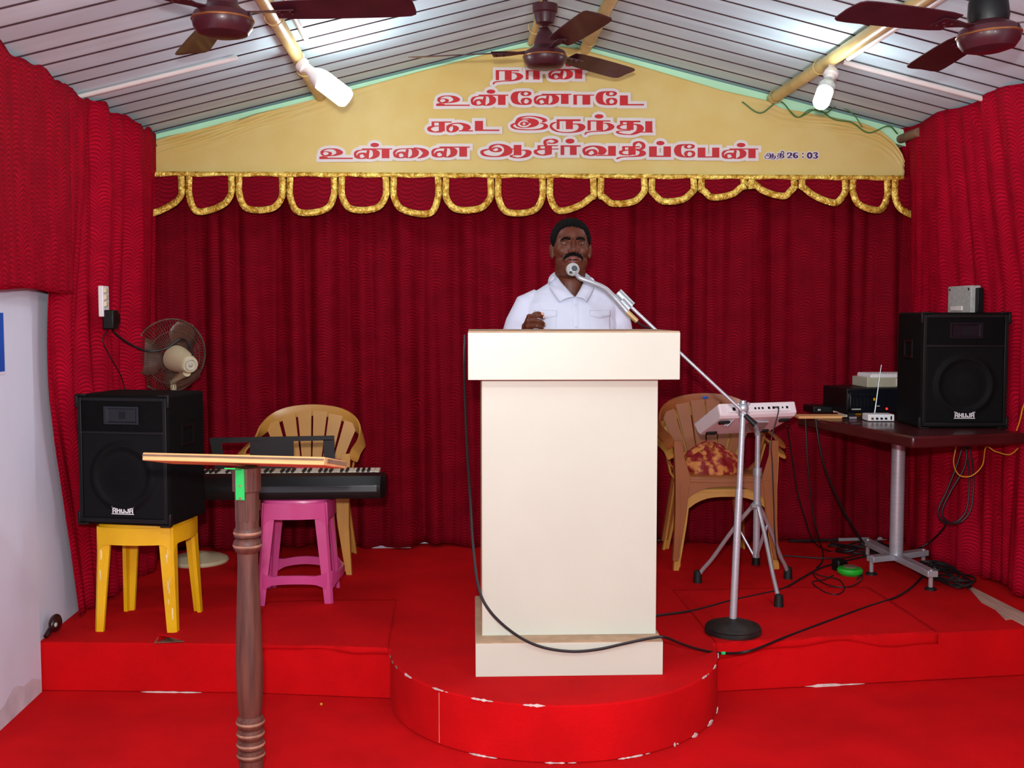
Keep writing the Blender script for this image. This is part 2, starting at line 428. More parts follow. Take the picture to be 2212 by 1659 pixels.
# ribbed sheet roof
ys = []; PITCHR = 0.172
yy = -2.0
while yy < 6.2:
    tl = rng.uniform(-0.0025, 0.0025)
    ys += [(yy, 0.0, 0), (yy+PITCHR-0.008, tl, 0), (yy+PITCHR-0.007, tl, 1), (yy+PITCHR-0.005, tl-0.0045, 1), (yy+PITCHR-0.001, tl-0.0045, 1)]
    yy += PITCHR
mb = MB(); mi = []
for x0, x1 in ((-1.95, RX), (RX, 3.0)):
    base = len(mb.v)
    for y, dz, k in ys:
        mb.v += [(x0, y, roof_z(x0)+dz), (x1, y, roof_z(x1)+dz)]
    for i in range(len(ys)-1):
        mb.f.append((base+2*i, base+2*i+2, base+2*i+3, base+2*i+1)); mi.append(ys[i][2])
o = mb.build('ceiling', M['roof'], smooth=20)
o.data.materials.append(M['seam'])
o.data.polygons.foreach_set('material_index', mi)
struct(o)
# pale green painted gable beam under the roof
for k, (x0, x1) in enumerate(((-1.64, RX), (RX, 2.64))):
    struct(MB().rings([[(x0,5.93,roof_z(x0)-0.012),(x0,5.93,roof_z(x0)-0.085),(x0,6.02,roof_z(x0)-0.085),(x0,6.02,roof_z(x0)-0.012)],
                [(x1,5.93,roof_z(x1)-0.012),(x1,5.93,roof_z(x1)-0.10),(x1,6.02,roof_z(x1)-0.10),(x1,6.02,roof_z(x1)-0.012)]]).build('trim_%d' % (13+k), M['green'], smooth=0))
# painted pipes carrying the roof
def pipe(n, x, r, y0=-1.9, y1=5.99, m='pipe', drop=0.0):
    z = roof_z(x)-r-0.004-drop
    o = struct(MB().tube([(x,y0,z),(x,y1,z)], r, 16).build('trim_%d' % n, M[m]))
    return o, z
p1, zl = pipe(15, -0.665, 0.030)
p2, zr = pipe(16, 1.775, 0.030)
p3, zm1 = pipe(17, 0.455, 0.018)
p4, zm2 = pipe(18, 0.745, 0.030)
pipe(19, -1.54, 0.020, 5.72, 5.99, m='plydark', drop=0.05); pipe(20, 2.50, 0.024, 5.70, 5.99, m='plydark', drop=0.04)
for p, x, z, yl in ((p1,-0.665,zl,(5.25,4.35)), (p2,1.775,zr,(5.15,5.85)), (p3,0.455,zm1,(5.6,)), (p4,0.745,zm2,(5.7,))):
    for y in yl:
        MB().torus((x, y, z), 0.036, 0.0025, rotm(x=84), 24, 6).build('tie_wire', M['pipe'], p)
def conduit(n, pts, r=0.011):
    struct(MB().tube(pts, r, 10).build('trim_%d' % n, M['pvc']))
conduit(21, [(-0.600,-1.9,roof_z(-0.60)-0.022),(-0.600,4.92,roof_z(-0.60)-0.022)])
conduit(22, [(1.835,-1.9,roof_z(1.835)-0.024),(1.835,4.95,roof_z(1.835)-0.024)], 0.014)
conduit(23, [(x,4.85,roof_z(x)-0.018) for x in (-1.62,-0.9)], 0.010)
conduit(24, [(x,5.03,roof_z(x)-0.022) for x in (1.84,2.60)], 0.013)

# ================================================================== CURTAINS, BANNER, VALANCE
def folds(u, z, amp, seed):
    s = 0; r = random.Random(seed)
    for k in range(9):
        wl = r.uniform(0.11, 0.62); ph = r.uniform(0, 6.28); a = r.uniform(0.3, 1.0)*wl*1.2
        lean = r.uniform(-0.18, 0.18)
        q = math.sin(2*PI*(u+lean*z*0.3)/wl+ph+0.8*math.sin(u*2.3+ph)); s += a*(q if k % 2 else abs(q)*1.6-1)
    return amp*s
def curtain(name, label, p0, p1, z0f, z1f, amp, seed, m, inward, nu, nv, edge0=None, edge1=None, shift=None):
    p0, p1 = Vector(p0), Vector(p1); L = (p1-p0).length; inw = Vector(inward)
    def fn(u, v):
        e0 = edge0(v) if edge0 else 0.0; e1 = edge1(v) if edge1 else 0.0
        uu = e0/L + u*(1-(e0+e1)/L)
        p = p0.lerp(p1, uu)
        z0, z1 = z0f(u), z1f(u); z = z0+(z1-z0)*v
        a = folds(u*L, z, amp, seed)*(0.55+0.45*(1-v))*min(1, .35+abs(.86-u)*L/.35)
        pinch = 1-0.5*max(0, v-0.96)/0.04
        q = p + inw*(a*pinch + (shift(u, v) if shift else 0.0))
        return (q.x, q.y, z)
    o = MB().grid(fn, nu, nv, lambda u, v: (u*L*1.12, (z0f(u)+(z1f(u)-z0f(u))*v))).build(name, m, smooth=180, solid=0.003)
    return tag(o, label, 'curtain', 'red stage curtains')
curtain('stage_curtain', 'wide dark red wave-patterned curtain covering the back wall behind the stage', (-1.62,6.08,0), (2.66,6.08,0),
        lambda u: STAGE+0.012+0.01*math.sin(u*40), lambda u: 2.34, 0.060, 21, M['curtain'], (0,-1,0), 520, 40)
curtain('stage_curtain', 'dark red curtain hung floor-length down the left wall beside the speaker and yellow stool', (-1.595,4.40,0), (-1.600,6.065,0),
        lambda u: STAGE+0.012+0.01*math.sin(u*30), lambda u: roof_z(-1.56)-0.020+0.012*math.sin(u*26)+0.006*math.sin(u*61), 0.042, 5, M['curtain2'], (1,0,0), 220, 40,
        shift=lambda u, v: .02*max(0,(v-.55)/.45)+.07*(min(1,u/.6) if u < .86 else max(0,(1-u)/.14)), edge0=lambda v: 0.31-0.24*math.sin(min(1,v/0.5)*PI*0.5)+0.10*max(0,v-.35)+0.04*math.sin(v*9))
curtain('stage_curtain', 'short bright red curtain hung high on the white left wall, ending above a blue poster', (-1.555,1.2,0), (-1.555,4.66,0),
        lambda u: 1.602+0.006*math.sin(u*31), lambda u: roof_z(-1.555)-0.015+0.012*math.sin(u*50)+0.008*math.sin(u*97), 0.014, 9, M['curtain2'], (1,0,0), 300, 30)
def right_shift(u, v):               # the hem hangs clear of the table, the top leans in to the roof edge
    c = min(1, max(0, (u-.68)/.25)) if u < .93 else (1-u)/.07
    return .135*c + (.15-.13*c)*max(0, (v-.6)/.4)
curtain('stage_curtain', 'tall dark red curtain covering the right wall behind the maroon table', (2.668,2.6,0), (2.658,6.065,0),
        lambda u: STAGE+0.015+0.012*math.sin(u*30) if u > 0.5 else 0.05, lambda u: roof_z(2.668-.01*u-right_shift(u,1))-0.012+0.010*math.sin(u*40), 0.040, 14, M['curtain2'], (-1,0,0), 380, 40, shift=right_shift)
# rod hem of the short curtain
bn_top = [(318,306),(360,296),(400,288),(470,271),(560,245),(640,226),(700,210),(800,184),(900,156),(1000,130),(1060,114),(1130,103),(1190,98),(1255,106),(1320,124),(1400,147),(1480,171),(1560,195),(1655,217),(1690,236),(1740,243),(1800,254),(1860,268),(1900,283),(1928,306),(1946,330),(1953,350)]
tp = [at(x, y, Y=5.905) for x, y in bn_top]
tx = [p.x for p in tp]; tz = [p.z for p in tp]
bl, brt = at(318,373,Y=5.905), at(1953,381,Y=5.905)
def bfn(u, v):
    x = tx[0]+(tx[-1]-tx[0])*u
    zt = float(np.interp(x, tx, tz)); zb = bl.z+(brt.z-bl.z)*u
    z = zb+(zt-zb)*v
    near_top = max(0, 1-(zt-z)/0.11)
    side = math.exp(-((x+1.2)/0.55)**2)+math.exp(-((x-2.2)/0.35)**2)
    yw = 0.022*near_top*side*math.sin((zt-z)*95+x*6) + 0.006*near_top*math.sin(x*23)*side
    return (x, 5.905-abs(yw)+0.003*math.sin(x*2.2), z)
banner = MB().grid(bfn, 260, 60).build('banner', M['banner'], smooth=180, solid=0.0012)
tag(banner, 'yellow gable-shaped banner with red Tamil lettering hung under the roof peak', 'banner')

# ---- the lettering: broad-nib strokes (x, y, nib width, nib height) read off the banner, y down
def na_left():
    return [('S',[(1150,255,40,18),(1050,258,50,18),(960,280,60,26),(918,330,50,60),(918,360,45,70),(935,400,60,50),(990,435,60,18)]),
            ('S',[(985,400,60,50),(980,365,50,40),(1010,340,60,36),(1080,328,80,34),(1130,370,80,60),(1120,415,50,40),(1060,437,80,18),(1000,430,60,30)]),
            ('S',[(1160,430,50,30),(1158,350,62,80),(1172,285,56,50)]),
            ('S',[(1190,252,80,18),(1280,256,100,26),(1325,300,130,60),(1330,340,135,60),(1315,390,120,50),(1240,436,100,16),(1180,437,60,16)])]
G = {
 'u': [('S',[(250,335,50,40),(262,295,50,20),(340,258,60,16),(440,250,80,18),(540,262,100,26),(600,300,130,40),(612,325,135,40),(590,352,120,40),(500,380,80,22),(400,388,60,16),(300,396,50,14),(230,410,30,14)]),
       ('S',[(255,345,50,30),(275,372,50,18),(325,384,60,14),(400,370,70,26),(425,340,70,36),(400,316,60,18),(330,304,50,14),(280,312,50,18),(255,340,50,26)]),
       ('P',205,405,370,452),('P',205,424,875,450)],
 'na': na_left()+[('P',1050,225,1640,247),('P',1435,240,1585,430)],
 'na_left': na_left(),
 'ee': [('S',[(2000,163,60,14),(1880,166,80,20),(1795,192,110,50),(1762,250,140,80),(1762,320,140,80),(1795,380,120,60),(1880,417,80,20),(1980,422,70,18),(2060,405,60,34)]),
        ('S',[(1920,350,70,60),(1945,312,70,34),(2010,298,70,24),(2068,325,66,50),(2080,360,60,50),(2055,400,70,34),(1985,415,70,20),(1930,392,60,36),(1920,350,70,50)]),
        ('S',[(1915,200,66,46),(1948,172,60,28),(2010,164,60,20),(2066,188,60,40),(2066,215,60,46),(2020,242,60,22),(1950,242,60,22),(1915,215,60,40)])],
 'aa': [('P',725,225,1140,245),('P',725,225,795,425),('P',905,240,1060,425)],
 'ta': [('P',1650,240,1810,440),('P',1650,412,2130,440)],
 'nda': [('P',285,290,350,490),('P',285,290,750,312),('P',465,305,600,490),
         ('S',[(600,345,40,14),(700,352,80,24),(762,395,120,54),(768,430,124,50),(720,472,110,34),(640,494,70,26),(560,503,60,22),(400,510,50,18),(270,530,40,22),(238,562,36,24)])],
 'kuu': [('P',190,190,560,212),('P',190,190,240,285),('P',322,205,432,372),
         ('S',[(330,272,40,14),(210,282,70,24),(145,315,70,50),(165,360,70,36),(250,384,80,18),(350,375,90,36)]),
         ('S',[(482,320,46,60),(520,276,60,28),(600,272,60,24),(640,318,110,60),(600,372,80,28),(530,384,60,16),(490,355,50,40),(482,320,46,50)]),
         ('S',[(480,285,46,30),(560,238,60,18),(700,222,80,22),(815,258,120,40),(840,310,140,50),(800,350,120,30)]),('P',690,352,950,373)],
 'i': [('S',[(1835,232,44,36),(1860,205,44,16),(1905,200,50,14),(1950,228,60,34),(1920,258,50,16),(1865,262,46,16),(1835,240,44,26)]),
       ('S',[(2000,205,60,40),(1960,165,60,16),(1870,158,50,14),(1800,180,46,24),(1755,225,46,40),(1765,270,40,24),(1850,302,50,14),(1960,298,60,16),(2060,262,120,50),(2090,215,150,60),(2060,165,120,40),(1960,135,60,14),(1850,140,50,16),(1770,180,50,30)]),
       ('S',[(1745,205,46,36),(1800,130,60,24),(1920,98,80,16),(2060,98,90,18),(2200,128,100,26),(2275,168,80,36),(2240,200,60,20)]),
       ('S',[(1750,215,30,20),(1675,250,50,30),(1668,285,50,40),(1740,325,60,22),(1900,342,80,18),(2080,341,80,18),(2230,322,100,30),(2290,280,84,40),(2260,236,60,22),(2200,225,50,18)])],
 'ru': [('S',[(340,205,30,18),(275,235,45,36),(255,280,45,50),(290,330,50,36),(380,375,60,18),(520,392,80,16),(680,385,80,22),(790,350,110,40),(828,290,124,60),(780,242,100,26),(680,236,50,18)]),
        ('P',360,150,415,332),('P',360,150,800,185),('P',530,175,660,332)],
 'tu': [('P',1525,175,1900,205),('P',1525,175,1580,240),('P',1650,195,1775,345),
        ('S',[(1650,242,40,14),(1545,255,60,22),(1492,290,60,40),(1530,328,60,22),(1650,338,60,16)]),
        ('S',[(1775,240,40,14),(1870,258,90,32),(1900,310,130,50),(1870,375,120,40),(1750,427,90,18),(1620,427,80,16),(1510,408,60,24),(1472,380,40,24),(1550,362,50,14),(1700,352,60,16)]),
        ('P',1880,376,2130,395),('P',1990,185,2120,395)],
 'aaa': [('S',[(262,185,30,14),(165,210,50,28),(145,240,50,36),(190,280,60,24),(310,298,80,16),(440,288,90,22),(525,245,130,50),(535,190,120,50),(490,140,90,28),(400,116,70,16),(310,132,60,20),(268,170,44,36),(290,208,50,20),(350,226,60,14),(415,208,60,30),(400,172,50,18),(345,166,50,14),(305,185,40,20)]),
         ('P',560,178,630,192),('P',620,125,735,278),
         ('S',[(735,202,30,12),(825,210,80,24),(842,250,90,36),(790,298,90,24),(690,318,60,14),(605,305,50,18),(572,286,30,16),(640,272,40,12)])],
 'sii': [('P',975,130,1280,145),('P',975,130,1020,185),('P',975,178,1290,192),('P',1085,130,1190,262),
         ('S',[(1090,188,40,12),(975,200,50,20),(942,225,50,36),(975,260,60,22),(1060,277,80,14),(1145,255,84,36)]),
         ('S',[(1095,120,50,26),(1085,80,46,40),(1120,48,56,20),(1190,38,66,14),(1250,58,56,30),(1255,82,56,26),(1200,102,66,16),(1140,95,50,18)])],
 'ra': [('P',1320,130,1375,275),('P',1320,130,1620,152),('P',1460,145,1560,275)],
 'va': [('S',[(1690,262,50,36),(1665,210,42,50),(1700,168,56,26),(1800,142,80,18),(1905,160,110,34),(1950,210,120,50),(1925,255,110,30)]),
        ('S',[(1712,245,50,40),(1740,212,56,24),(1800,197,60,20),(1842,225,56,40),(1838,262,56,28),(1780,283,76,14),(1718,270,50,24),(1712,245,50,36)]),
        ('P',1850,272,2145,288),('P',2030,140,2145,288)],
 'ti': [('P',115,100,300,112),('P',115,100,145,138),('P',180,106,255,190),
        ('S',[(188,138,20,9),(118,148,40,15),(98,165,34,22),(120,185,40,14),(195,191,40,10)]),
        ('S',[(255,138,20,9),(315,150,50,18),(330,175,70,28),(300,198,60,20),(210,208,40,10),(110,213,30,10),(64,228,20,16)]),
        ('S',[(238,105,24,16),(246,72,36,24),(290,54,46,12),(332,78,40,24),(336,112,38,26),(300,135,40,11),(268,128,20,9)])],
 'pa': [('P',900,115,980,218),('P',1050,115,1125,218),('P',900,206,1125,218)],
 '2': [('S',[(10,30,30,24),(22,8,30,12),(50,4,36,8),(78,26,40,24),(66,56,34,20),(30,80,26,14),(10,92,22,14)]),('P',0,86,96,100)],
 '6': [('S',[(82,12,26,14),(48,5,30,8),(20,30,38,36),(16,62,40,36),(46,96,34,8),(80,72,34,30),(54,46,28,8),(24,58,24,16)])],
 '0': [('S',[(50,4,34,8),(17,34,36,40),(17,66,36,40),(50,96,34,8),(83,66,36,40),(83,34,36,40),(50,4,34,8)])],
 '3': [('S',[(14,18,28,16),(46,4,34,8),(76,24,36,24),(46,46,26,8),(80,70,38,30),(46,96,34,8),(12,82,28,18)])],
 ':': [('S',[(30,28,34,22),(31,28,34,22)]),('S',[(30,84,34,22),(31,84,34,22)])],
}
def hull(pts):
    pts = sorted(set((round(x,3), round(y,3)) for x, y in pts))
    def half(ps):
        h = []
        for p in ps:
            while len(h) > 1 and (h[-1][0]-h[-2][0])*(p[1]-h[-2][1])-(h[-1][1]-h[-2][1])*(p[0]-h[-2][0]) <= 0: h.pop()
            h.append(p)
        return h
    a, b = half(pts), half(pts[::-1]); return a[:-1]+b[:-1]
def glyph_polys(strokes, T, grow):
    """convex pieces in photograph pixels on the banner; grow widens the nib for the white outline"""
    out = []
    for s in strokes:
        if s[0] == 'P':
            (x0,y0),(x1,y1) = T(s[1],s[2]), T(s[3],s[4])
            g = grow
            out.append([(x0-g,y0-g),(x1+g,y0-g),(x1+g,y1+g),(x0-g,y1+g)])
        else:
            q = []
            for x, y, nw, nh in s[1]:
                X, Y = T(x, y); X2, Y2 = T(x+nw, y+nh); q.append(Vector((X, Y, X2-X, Y2-Y)))
            P = [q[0]*2-q[1]]+q+[q[-1]*2-q[-2]]; pts = []
            for i in range(1, len(P)-2):
                a, b, c, d = P[i-1], P[i], P[i+1], P[i+2]
                for j in range(4):
                    t = j/4; pts.append(0.5*((2*b)+(c-a)*t+(2*a-5*b+4*c-d)*t*t+(3*b-a-3*c+d)*t**3))
            pts.append(q[-1])
            for a, b in zip(pts[:-1], pts[1:]):
                cl = []
                for p in (a, b):
                    rx, ry = max(p[2],0.4)/2+grow, max(p[3],0.4)/2+grow
                    cl += [(p[0]+rx*math.cos(2*PI*k/14), p[1]+ry*math.sin(2*PI*k/14)) for k in range(14)]
                out.append(hull(cl))
    return out
def place(ox, oy, k, dx=0.0, dy=0.0, sx=1.0, sy=1.0):
    return lambda x, y: (ox+(x*sx+dx)/k, oy+(y*sy+dy)/k)
def into(src, dst, k, ox, oy):      # template box -> target box in a zoom whose scale is k and origin (ox, oy)
    sx = (dst[2]-dst[0])/(src[2]-src[0]); sy = (dst[3]-dst[1])/(src[3]-src[1])
    return lambda x, y: (ox+(dst[0]+(x-src[0])*sx)/k, oy+(dst[1]+(y-src[1])*sy)/k)
NA = (895,222,1640,450); U = (205,240,875,465); EE = (1690,150,2110,430); ND = (220,290,840,570); AA = (725,222,1140,425)
def pulli(cx, cy, ww, hh): return [('S',[(cx,cy,ww,hh),(cx+1,cy,ww,hh)])]
I9 = place(920,180,9.217); R3 = place(1160,180,9.217); R4 = place(910,240,8.508); R5 = place(1160,240,8.508)
R6 = place(680,295,6.144); R7 = place(1020,295,6.9125); R8 = place(1320,295,4.809); R1 = place(1040,120,9.217)
LINES = [
 # first line
 [(G['nda'],R1),(G['aa'],into(AA,(880,290,1225,478),9.217,1040,120)),(G['na'],into(NA,(1335,265,2060,480),9.217,1040,120)),(pulli(1740,190,150,60),R1)],
 # second line
 [(G['u'],I9),(G['na'],I9),(pulli(1295,165,175,85),I9),(G['ee'],I9),(G['na'],into(NA,(2150,205,2895,430),9.217,920,180)),(G['aa'],R3),
  (G['ee'],into(EE,(1170,150,1600,435),9.217,1160,180)),(G['ta'],R3)],
 # third line
 [(G['kuu'],R4),(G['ta'],into((1650,240,2130,440),(985,180,1435,365),8.508,910,240)),(G['i'],R4),(G['ru'],R5),(G['nda'],into(ND,(870,170,1430,430),8.508,1160,240)),(pulli(1140,97,165,80),R5),(G['tu'],R5)],
 # fourth line
 [(G['u'],into(U,(60,155,505,308),6.144,680,295)),(G['na'],into(NA,(520,155,1028,300),6.144,680,295)),(pulli(795,112,115,58),R6),
  (G['na_left'],into(NA,(1040,140,1548,290),6.144,680,295)),([('S',[(1335,152,50,14),(1425,168,80,22),(1476,215,84,50),(1440,262,80,24),(1380,284,40,12)])],R6),
  (G['na'],into(NA,(1548,130,2058,280),6.144,680,295)),
  (G['aaa'],R7),(G['sii'],R7),(G['ra'],R7),(pulli(1460,68,135,74),R7),(G['va'],R7),(G['ti'],R8),
  ([('P',395,102,475,210),('P',545,102,622,210),('P',395,198,622,212)],R8),(pulli(512,68,86,46),R8),(G['ee'],into(EE,(655,75,875,218),4.809,1320,295)),(G['pa'],R8),
  (G['na'],into(NA,(1150,122,1530,234),4.809,1320,295)),(pulli(1350,88,90,46),R8)]]
PURPLE = [(G['aaa'],into((120,105,890,325),(1594,168,1712,238),4.809,1320,295)),(G['ti'],into((50,45,360,240),(1716,146,1800,240),4.809,1320,295)),
          (G['2'],into((0,0,100,100),(1828,164,1884,224),4.809,1320,295)),(G['6'],into((0,0,100,100),(1890,164,1946,226),4.809,1320,295)),
          (G[':'],into((0,0,100,100),(1976,158,2030,224),4.809,1320,295)),(G['0'],into((0,0,100,100),(2036,162,2090,230),4.809,1320,295)),(G['3'],into((0,0,100,100),(2098,162,2152,230),4.809,1320,295))]
def letter_mesh(name, glyphs, grow, Y, m):
    mb = MB(); lay = 0
    for strokes, T in glyphs:
        for poly in glyph_polys(strokes, T, grow):
            lay += 1
            ps = [at(x, y, Y=Y-1.1e-5*(lay % 113)) for x, y in poly]     # each stroke a hair above the last, so none coincide
            if len(ps) >= 3: mb.add([tuple(p) for p in ps], [tuple(range(len(ps)))])
    return mb.build(name, m, banner, smooth=0)
for k, L in enumerate(LINES):
    letter_mesh('lettering_outline', L, 6.4, 5.8960, M['ink_white'])
    letter_mesh('lettering', L, 0.0, 5.8940, M['ink_red'])
letter_mesh('lettering_outline', PURPLE, 2.2, 5.8960, M['ink_white'])
letter_mesh('lettering', PURPLE[:2], 0.0, 5.8940, M['ink_purple'])
letter_mesh('lettering', PURPLE[2:], 0.0, 5.8940, M['ink_purple'])

# ---- scalloped valance with gold ribbon
val = thing('valance', 'scalloped dark red valance edged in gold ribbon along the bottom of the yellow banner', 'valance', (0.48,5.86,2.27))
def W2(o, p): return Vector(p)-Vector(o.location)
VO = Vector(val.location)
bx = [284,400,508,618,730,842,955,1068,1180,1290,1400,1507,1615,1724,1834,1925,2012]
side = [462,424,420,426,424,425,428,428,428,430,418,416,412,410,418,428,455]
bot = [(472,452),(466,452),(460,458),(467,462),(460,458),(462,470),(460,458),(467,464),(464,448),(447,443),(442,438),(434,426),(418,432),(428,447),(452,462),(462,476)]
mb = MB(); tb = MB()
for i in range(16):
    xl, xr = bx[i]+1, bx[i+1]-1; sl, sr = side[i], side[i+1]; b0, b1 = bot[i]; ww = xr-xl
    top0 = 374+8*(xl-318)/1635; top1 = 374+8*(xr-318)/1635
    px = [(xl+1,top0),(xl,top0+22),(xl+0.5,sl-3 if i else 440),(xl+0.09*ww,b0-15),(xl+0.24*ww,b0-2),(xl+0.5*ww,(b0+b1)/2+2),(xl+0.76*ww,b1-2),(xl+0.91*ww,b1-15),(xr-0.5,sr-3 if i<15 else 455),(xr,top1+22),(xr-1,top1)]
    cur = crom([(x,y,0) for x, y in px], 7)
    n = len(cur)
    fl = []; inn = []
    cx, cy = (xl+xr)/2, (top0+420)/2
    yo = lambda x, y: 5.862-0.012*math.sin((x-xl)/ww*PI*2+i*1.7)*max(0,(y-375)/80)-0.012*max(0,(y-375)/80)
    for j, p in enumerate(cur):
        t = (cur[min(j+1,n-1)]-cur[max(j-1,0)]).normalized(); nn = Vector((t.y,-t.x,0))
        q = p + nn*14
        crk = 0.0025*math.sin(j*1.9+i)
        fl.append(W2(val, at(p.x,p.y,Y=yo(p.x,p.y)))); inn.append((W2(val, at(p.x,p.y,Y=yo(p.x,p.y)-0.006+crk)), W2(val, at(q.x,q.y,Y=yo(q.x,q.y)-0.007-crk))))
    mb = MB()
    # cloth: fan of strips between the two sides
    h = n//2
    vs = []; uv = []
    for j in range(h+1):
        a, b = cur[j], cur[n-1-j]
        for k in range(7):
            q = a.lerp(b, k/6); p = W2(val, at(q.x, q.y, Y=yo(q.x, q.y))); vs.append(p); uv.append((p.x+val.location.x, p.z+val.location.z))
    mb.uv = uv
    mb.add(vs, [(j*7+k, (j+1)*7+k, (j+1)*7+k+1, j*7+k+1) for j in range(h) for k in range(6)])
    flap = mb.build('flap', M['valance'], val, smooth=180, solid=0.002)
    tb = MB()
    tb.add([p for pr_ in inn for p in pr_], [(2*j, 2*j+1, 2*j+3, 2*j+2) for j in range(n-1)])
    tb.build('gold_trim', M['gold'], flap, smooth=25, solid=0.003)
tb = MB(); N = 160
pts = [(318+(1953-318)*i/N) for i in range(N+1)]
vs = []
for i, x in enumerate(pts):
    y0 = 369+9*(x-318)/1635
    vs += [W2(val, at(x,y0+1,Y=5.852+0.002*math.sin(i*1.3))), W2(val, at(x,y0+11+1.2*math.sin(i*0.7),Y=5.850-0.002*math.sin(i*1.3)))]
tb.add(vs, [(2*i,2*i+1,2*i+3,2*i+2) for i in range(N)])
tb.build('gold_band', M['gold'], val, smooth=25, solid=0.003)
# ================================================================== CEILING FANS AND LAMPS
def ceiling_fan(loc, angles, label, tilt=(0,0), style='cup', pitch=-1):
    t = thing('ceiling_fan', label, 'ceiling fan', loc, 0, 'maroon ceiling fans')
    t.rotation_euler = (math.radians(tilt[0]), math.radians(tilt[1]), 0)
    MB().lathe([(0,-.080),(.05,-.080),(.078,-.072),(.093,-.052),(.097,-.034),(.097,-.024),(.09,-.008),(.062,.008),(.05,.02),(.046,.045),(.034,.075),(.020,.095),(.014,.10)], 40).build('motor', M['maroon'], t)
    MB().torus((0,0,-.029), .0965, .004, None, 48, 8).build('rim', M['brass'], t)
    if style == 'cup':
        MB().lathe([(.014,.105),(.040,.118),(.047,.150),(.048,.160),(.055,.165),(.056,.198),(.050,.200),(.013,.190)], 32).build('canopy', M['maroon'], t)
    else:
        MB().lathe([(.060,.012),(.064,.03),(.060,.075),(.050,.115),(.030,.140),(.013,.146)], 32).build('canopy', M['blackp'], t)
    top = roof_z(loc[0]) - loc[2] - 0.01
    MB().tube([(0,0,.09),(0,0,top)], .011, 12).build('down_rod', M['maroon'], t)
    for a in angles:
        ca, sa = math.cos(math.radians(a)), math.sin(math.radians(a))
        R = Matrix.Rotation(math.radians(a), 3, 'Z')
        rs = []
        prof = [(.17,.044),(.22,.052),(.32,.058),(.45,.062),(.56,.064),(.60,.062),(.618,.052),(.622,.035)]
        for r, hw in prof:
            tw = pitch*math.radians(11+5*(.62-r)/.45)
            ring = []
            for s, zz in ((-1,.0015),(0,.004),(1,.0015),(1,-.0015),(0,.0005),(-1,-.0015)):
                y = s*hw; ring.append(R @ Vector((r, y*math.cos(tw), -0.002+y*math.sin(tw)+zz)))
            rs.append(ring)
        b = MB().rings(rs).build('blade', M['maroon'], t, smooth=50)
        mb = MB().strip([R @ Vector(p) for p in ((.07,0,-.004),(.12,0,-.006),(.17,0,-.006),(.24,0,-.006))], [.03,.026,.05,.06], .004, R @ Vector((0,1,0.15)))
        for q in (.19,.225):
            mb.ell(R @ Vector((q,.014,-.012)), (.006,.006,.004), 8, 6); mb.ell(R @ Vector((q,-.014,-.012)), (.006,.006,.004), 8, 6)
        mb.build('blade_iron', M['maroon'], b)
    return t
ceiling_fan((-.712,3.60,2.480), (-9,112,234), 'maroon ceiling fan nearest the short red curtain, over the wooden lectern', style='cup')
ceiling_fan((.440,4.90,2.682), (165,45,285), 'maroon ceiling fan hanging in front of the yellow banner under the ridge', style='cup')
ceiling_fan((1.735,3.45,2.432), (205,85,325), 'maroon ceiling fan with dark bell housing over the table and loudspeaker', tilt=(0,-3), style='bell', pitch=1)

def bulb(label, root, d, L, r, collar):
    d = Vector(d).normalized(); R = align(d)
    t = thing('light_bulb', label, 'light bulb', root, 0, 'lit bulbs on the roof pipes')
    MB().lathe([(.0,-.01),(.030,-.01),(.034,.0),(.034,.018),(.024,.028),(.022,.05),(.0,.05)], 24, (0,0,0), R).tube([(0,0,.0),(0,0,.045)], .016, 12).build('holder', M['pvc'], t)
    MB().lathe([(.0,.045),(.022,.045),(.026,.06),(.040,.085),(r,.105),(r,.115),(.0,.115)], 28, (0,0,0), R).build('bulb_base', M['white' if collar else 'greybox'], t)
    MB().lathe([(.0,.1155),(r*.98,.1155),(r,.122),(r,.115+L-.02),(r*.8,.115+L-.004),(.0,.115+L)], 32, (0,0,0), R).build('bulb_diffuser', M['bulb'], t)
bulb('lit cylindrical bulb on the roof pipe beside the ceiling fan over the lectern', (-.645,5.0,roof_z(-.645)-.075), (.86,-.10,-.66), .15, .046, True)
bulb('lit bulb hanging from the roof pipe above the right end of the banner', (1.775,5.0,roof_z(1.775)-.095), (-.40,-.45,-.80), .095, .037, False)
lamp('bulb_light', 'POINT', (-.40,4.88,2.45), 5, (.93,.97,1), .05)
lamp('bulb_light', 'POINT', (1.66,4.84,2.42), 5, (.93,.97,1), .05)
gw = crom([(1.60,5.885,2.66),(1.70,5.88,2.60),(1.80,5.86,2.66),(1.90,5.88,2.58),(2.0,5.86,2.62),(2.1,5.87,2.57),(2.2,5.86,2.55),(2.3,5.88,2.50),(2.4,5.86,2.535),(2.47,5.9,2.50)], 6)
mb = MB().tube(gw, .004, 6).tube(crom([(1.85,5.87,2.62),(1.9,5.85,2.575),(1.97,5.87,2.62),(2.05,5.85,2.60),(2.12,5.88,2.64),(2.2,5.86,2.60),(2.26,5.87,2.53)],6), .003, 6)
tag(mb.build('electric_wire', M['wiregreen']), 'loose green wire looping along the top edge of the banner below the bulb', 'wire')

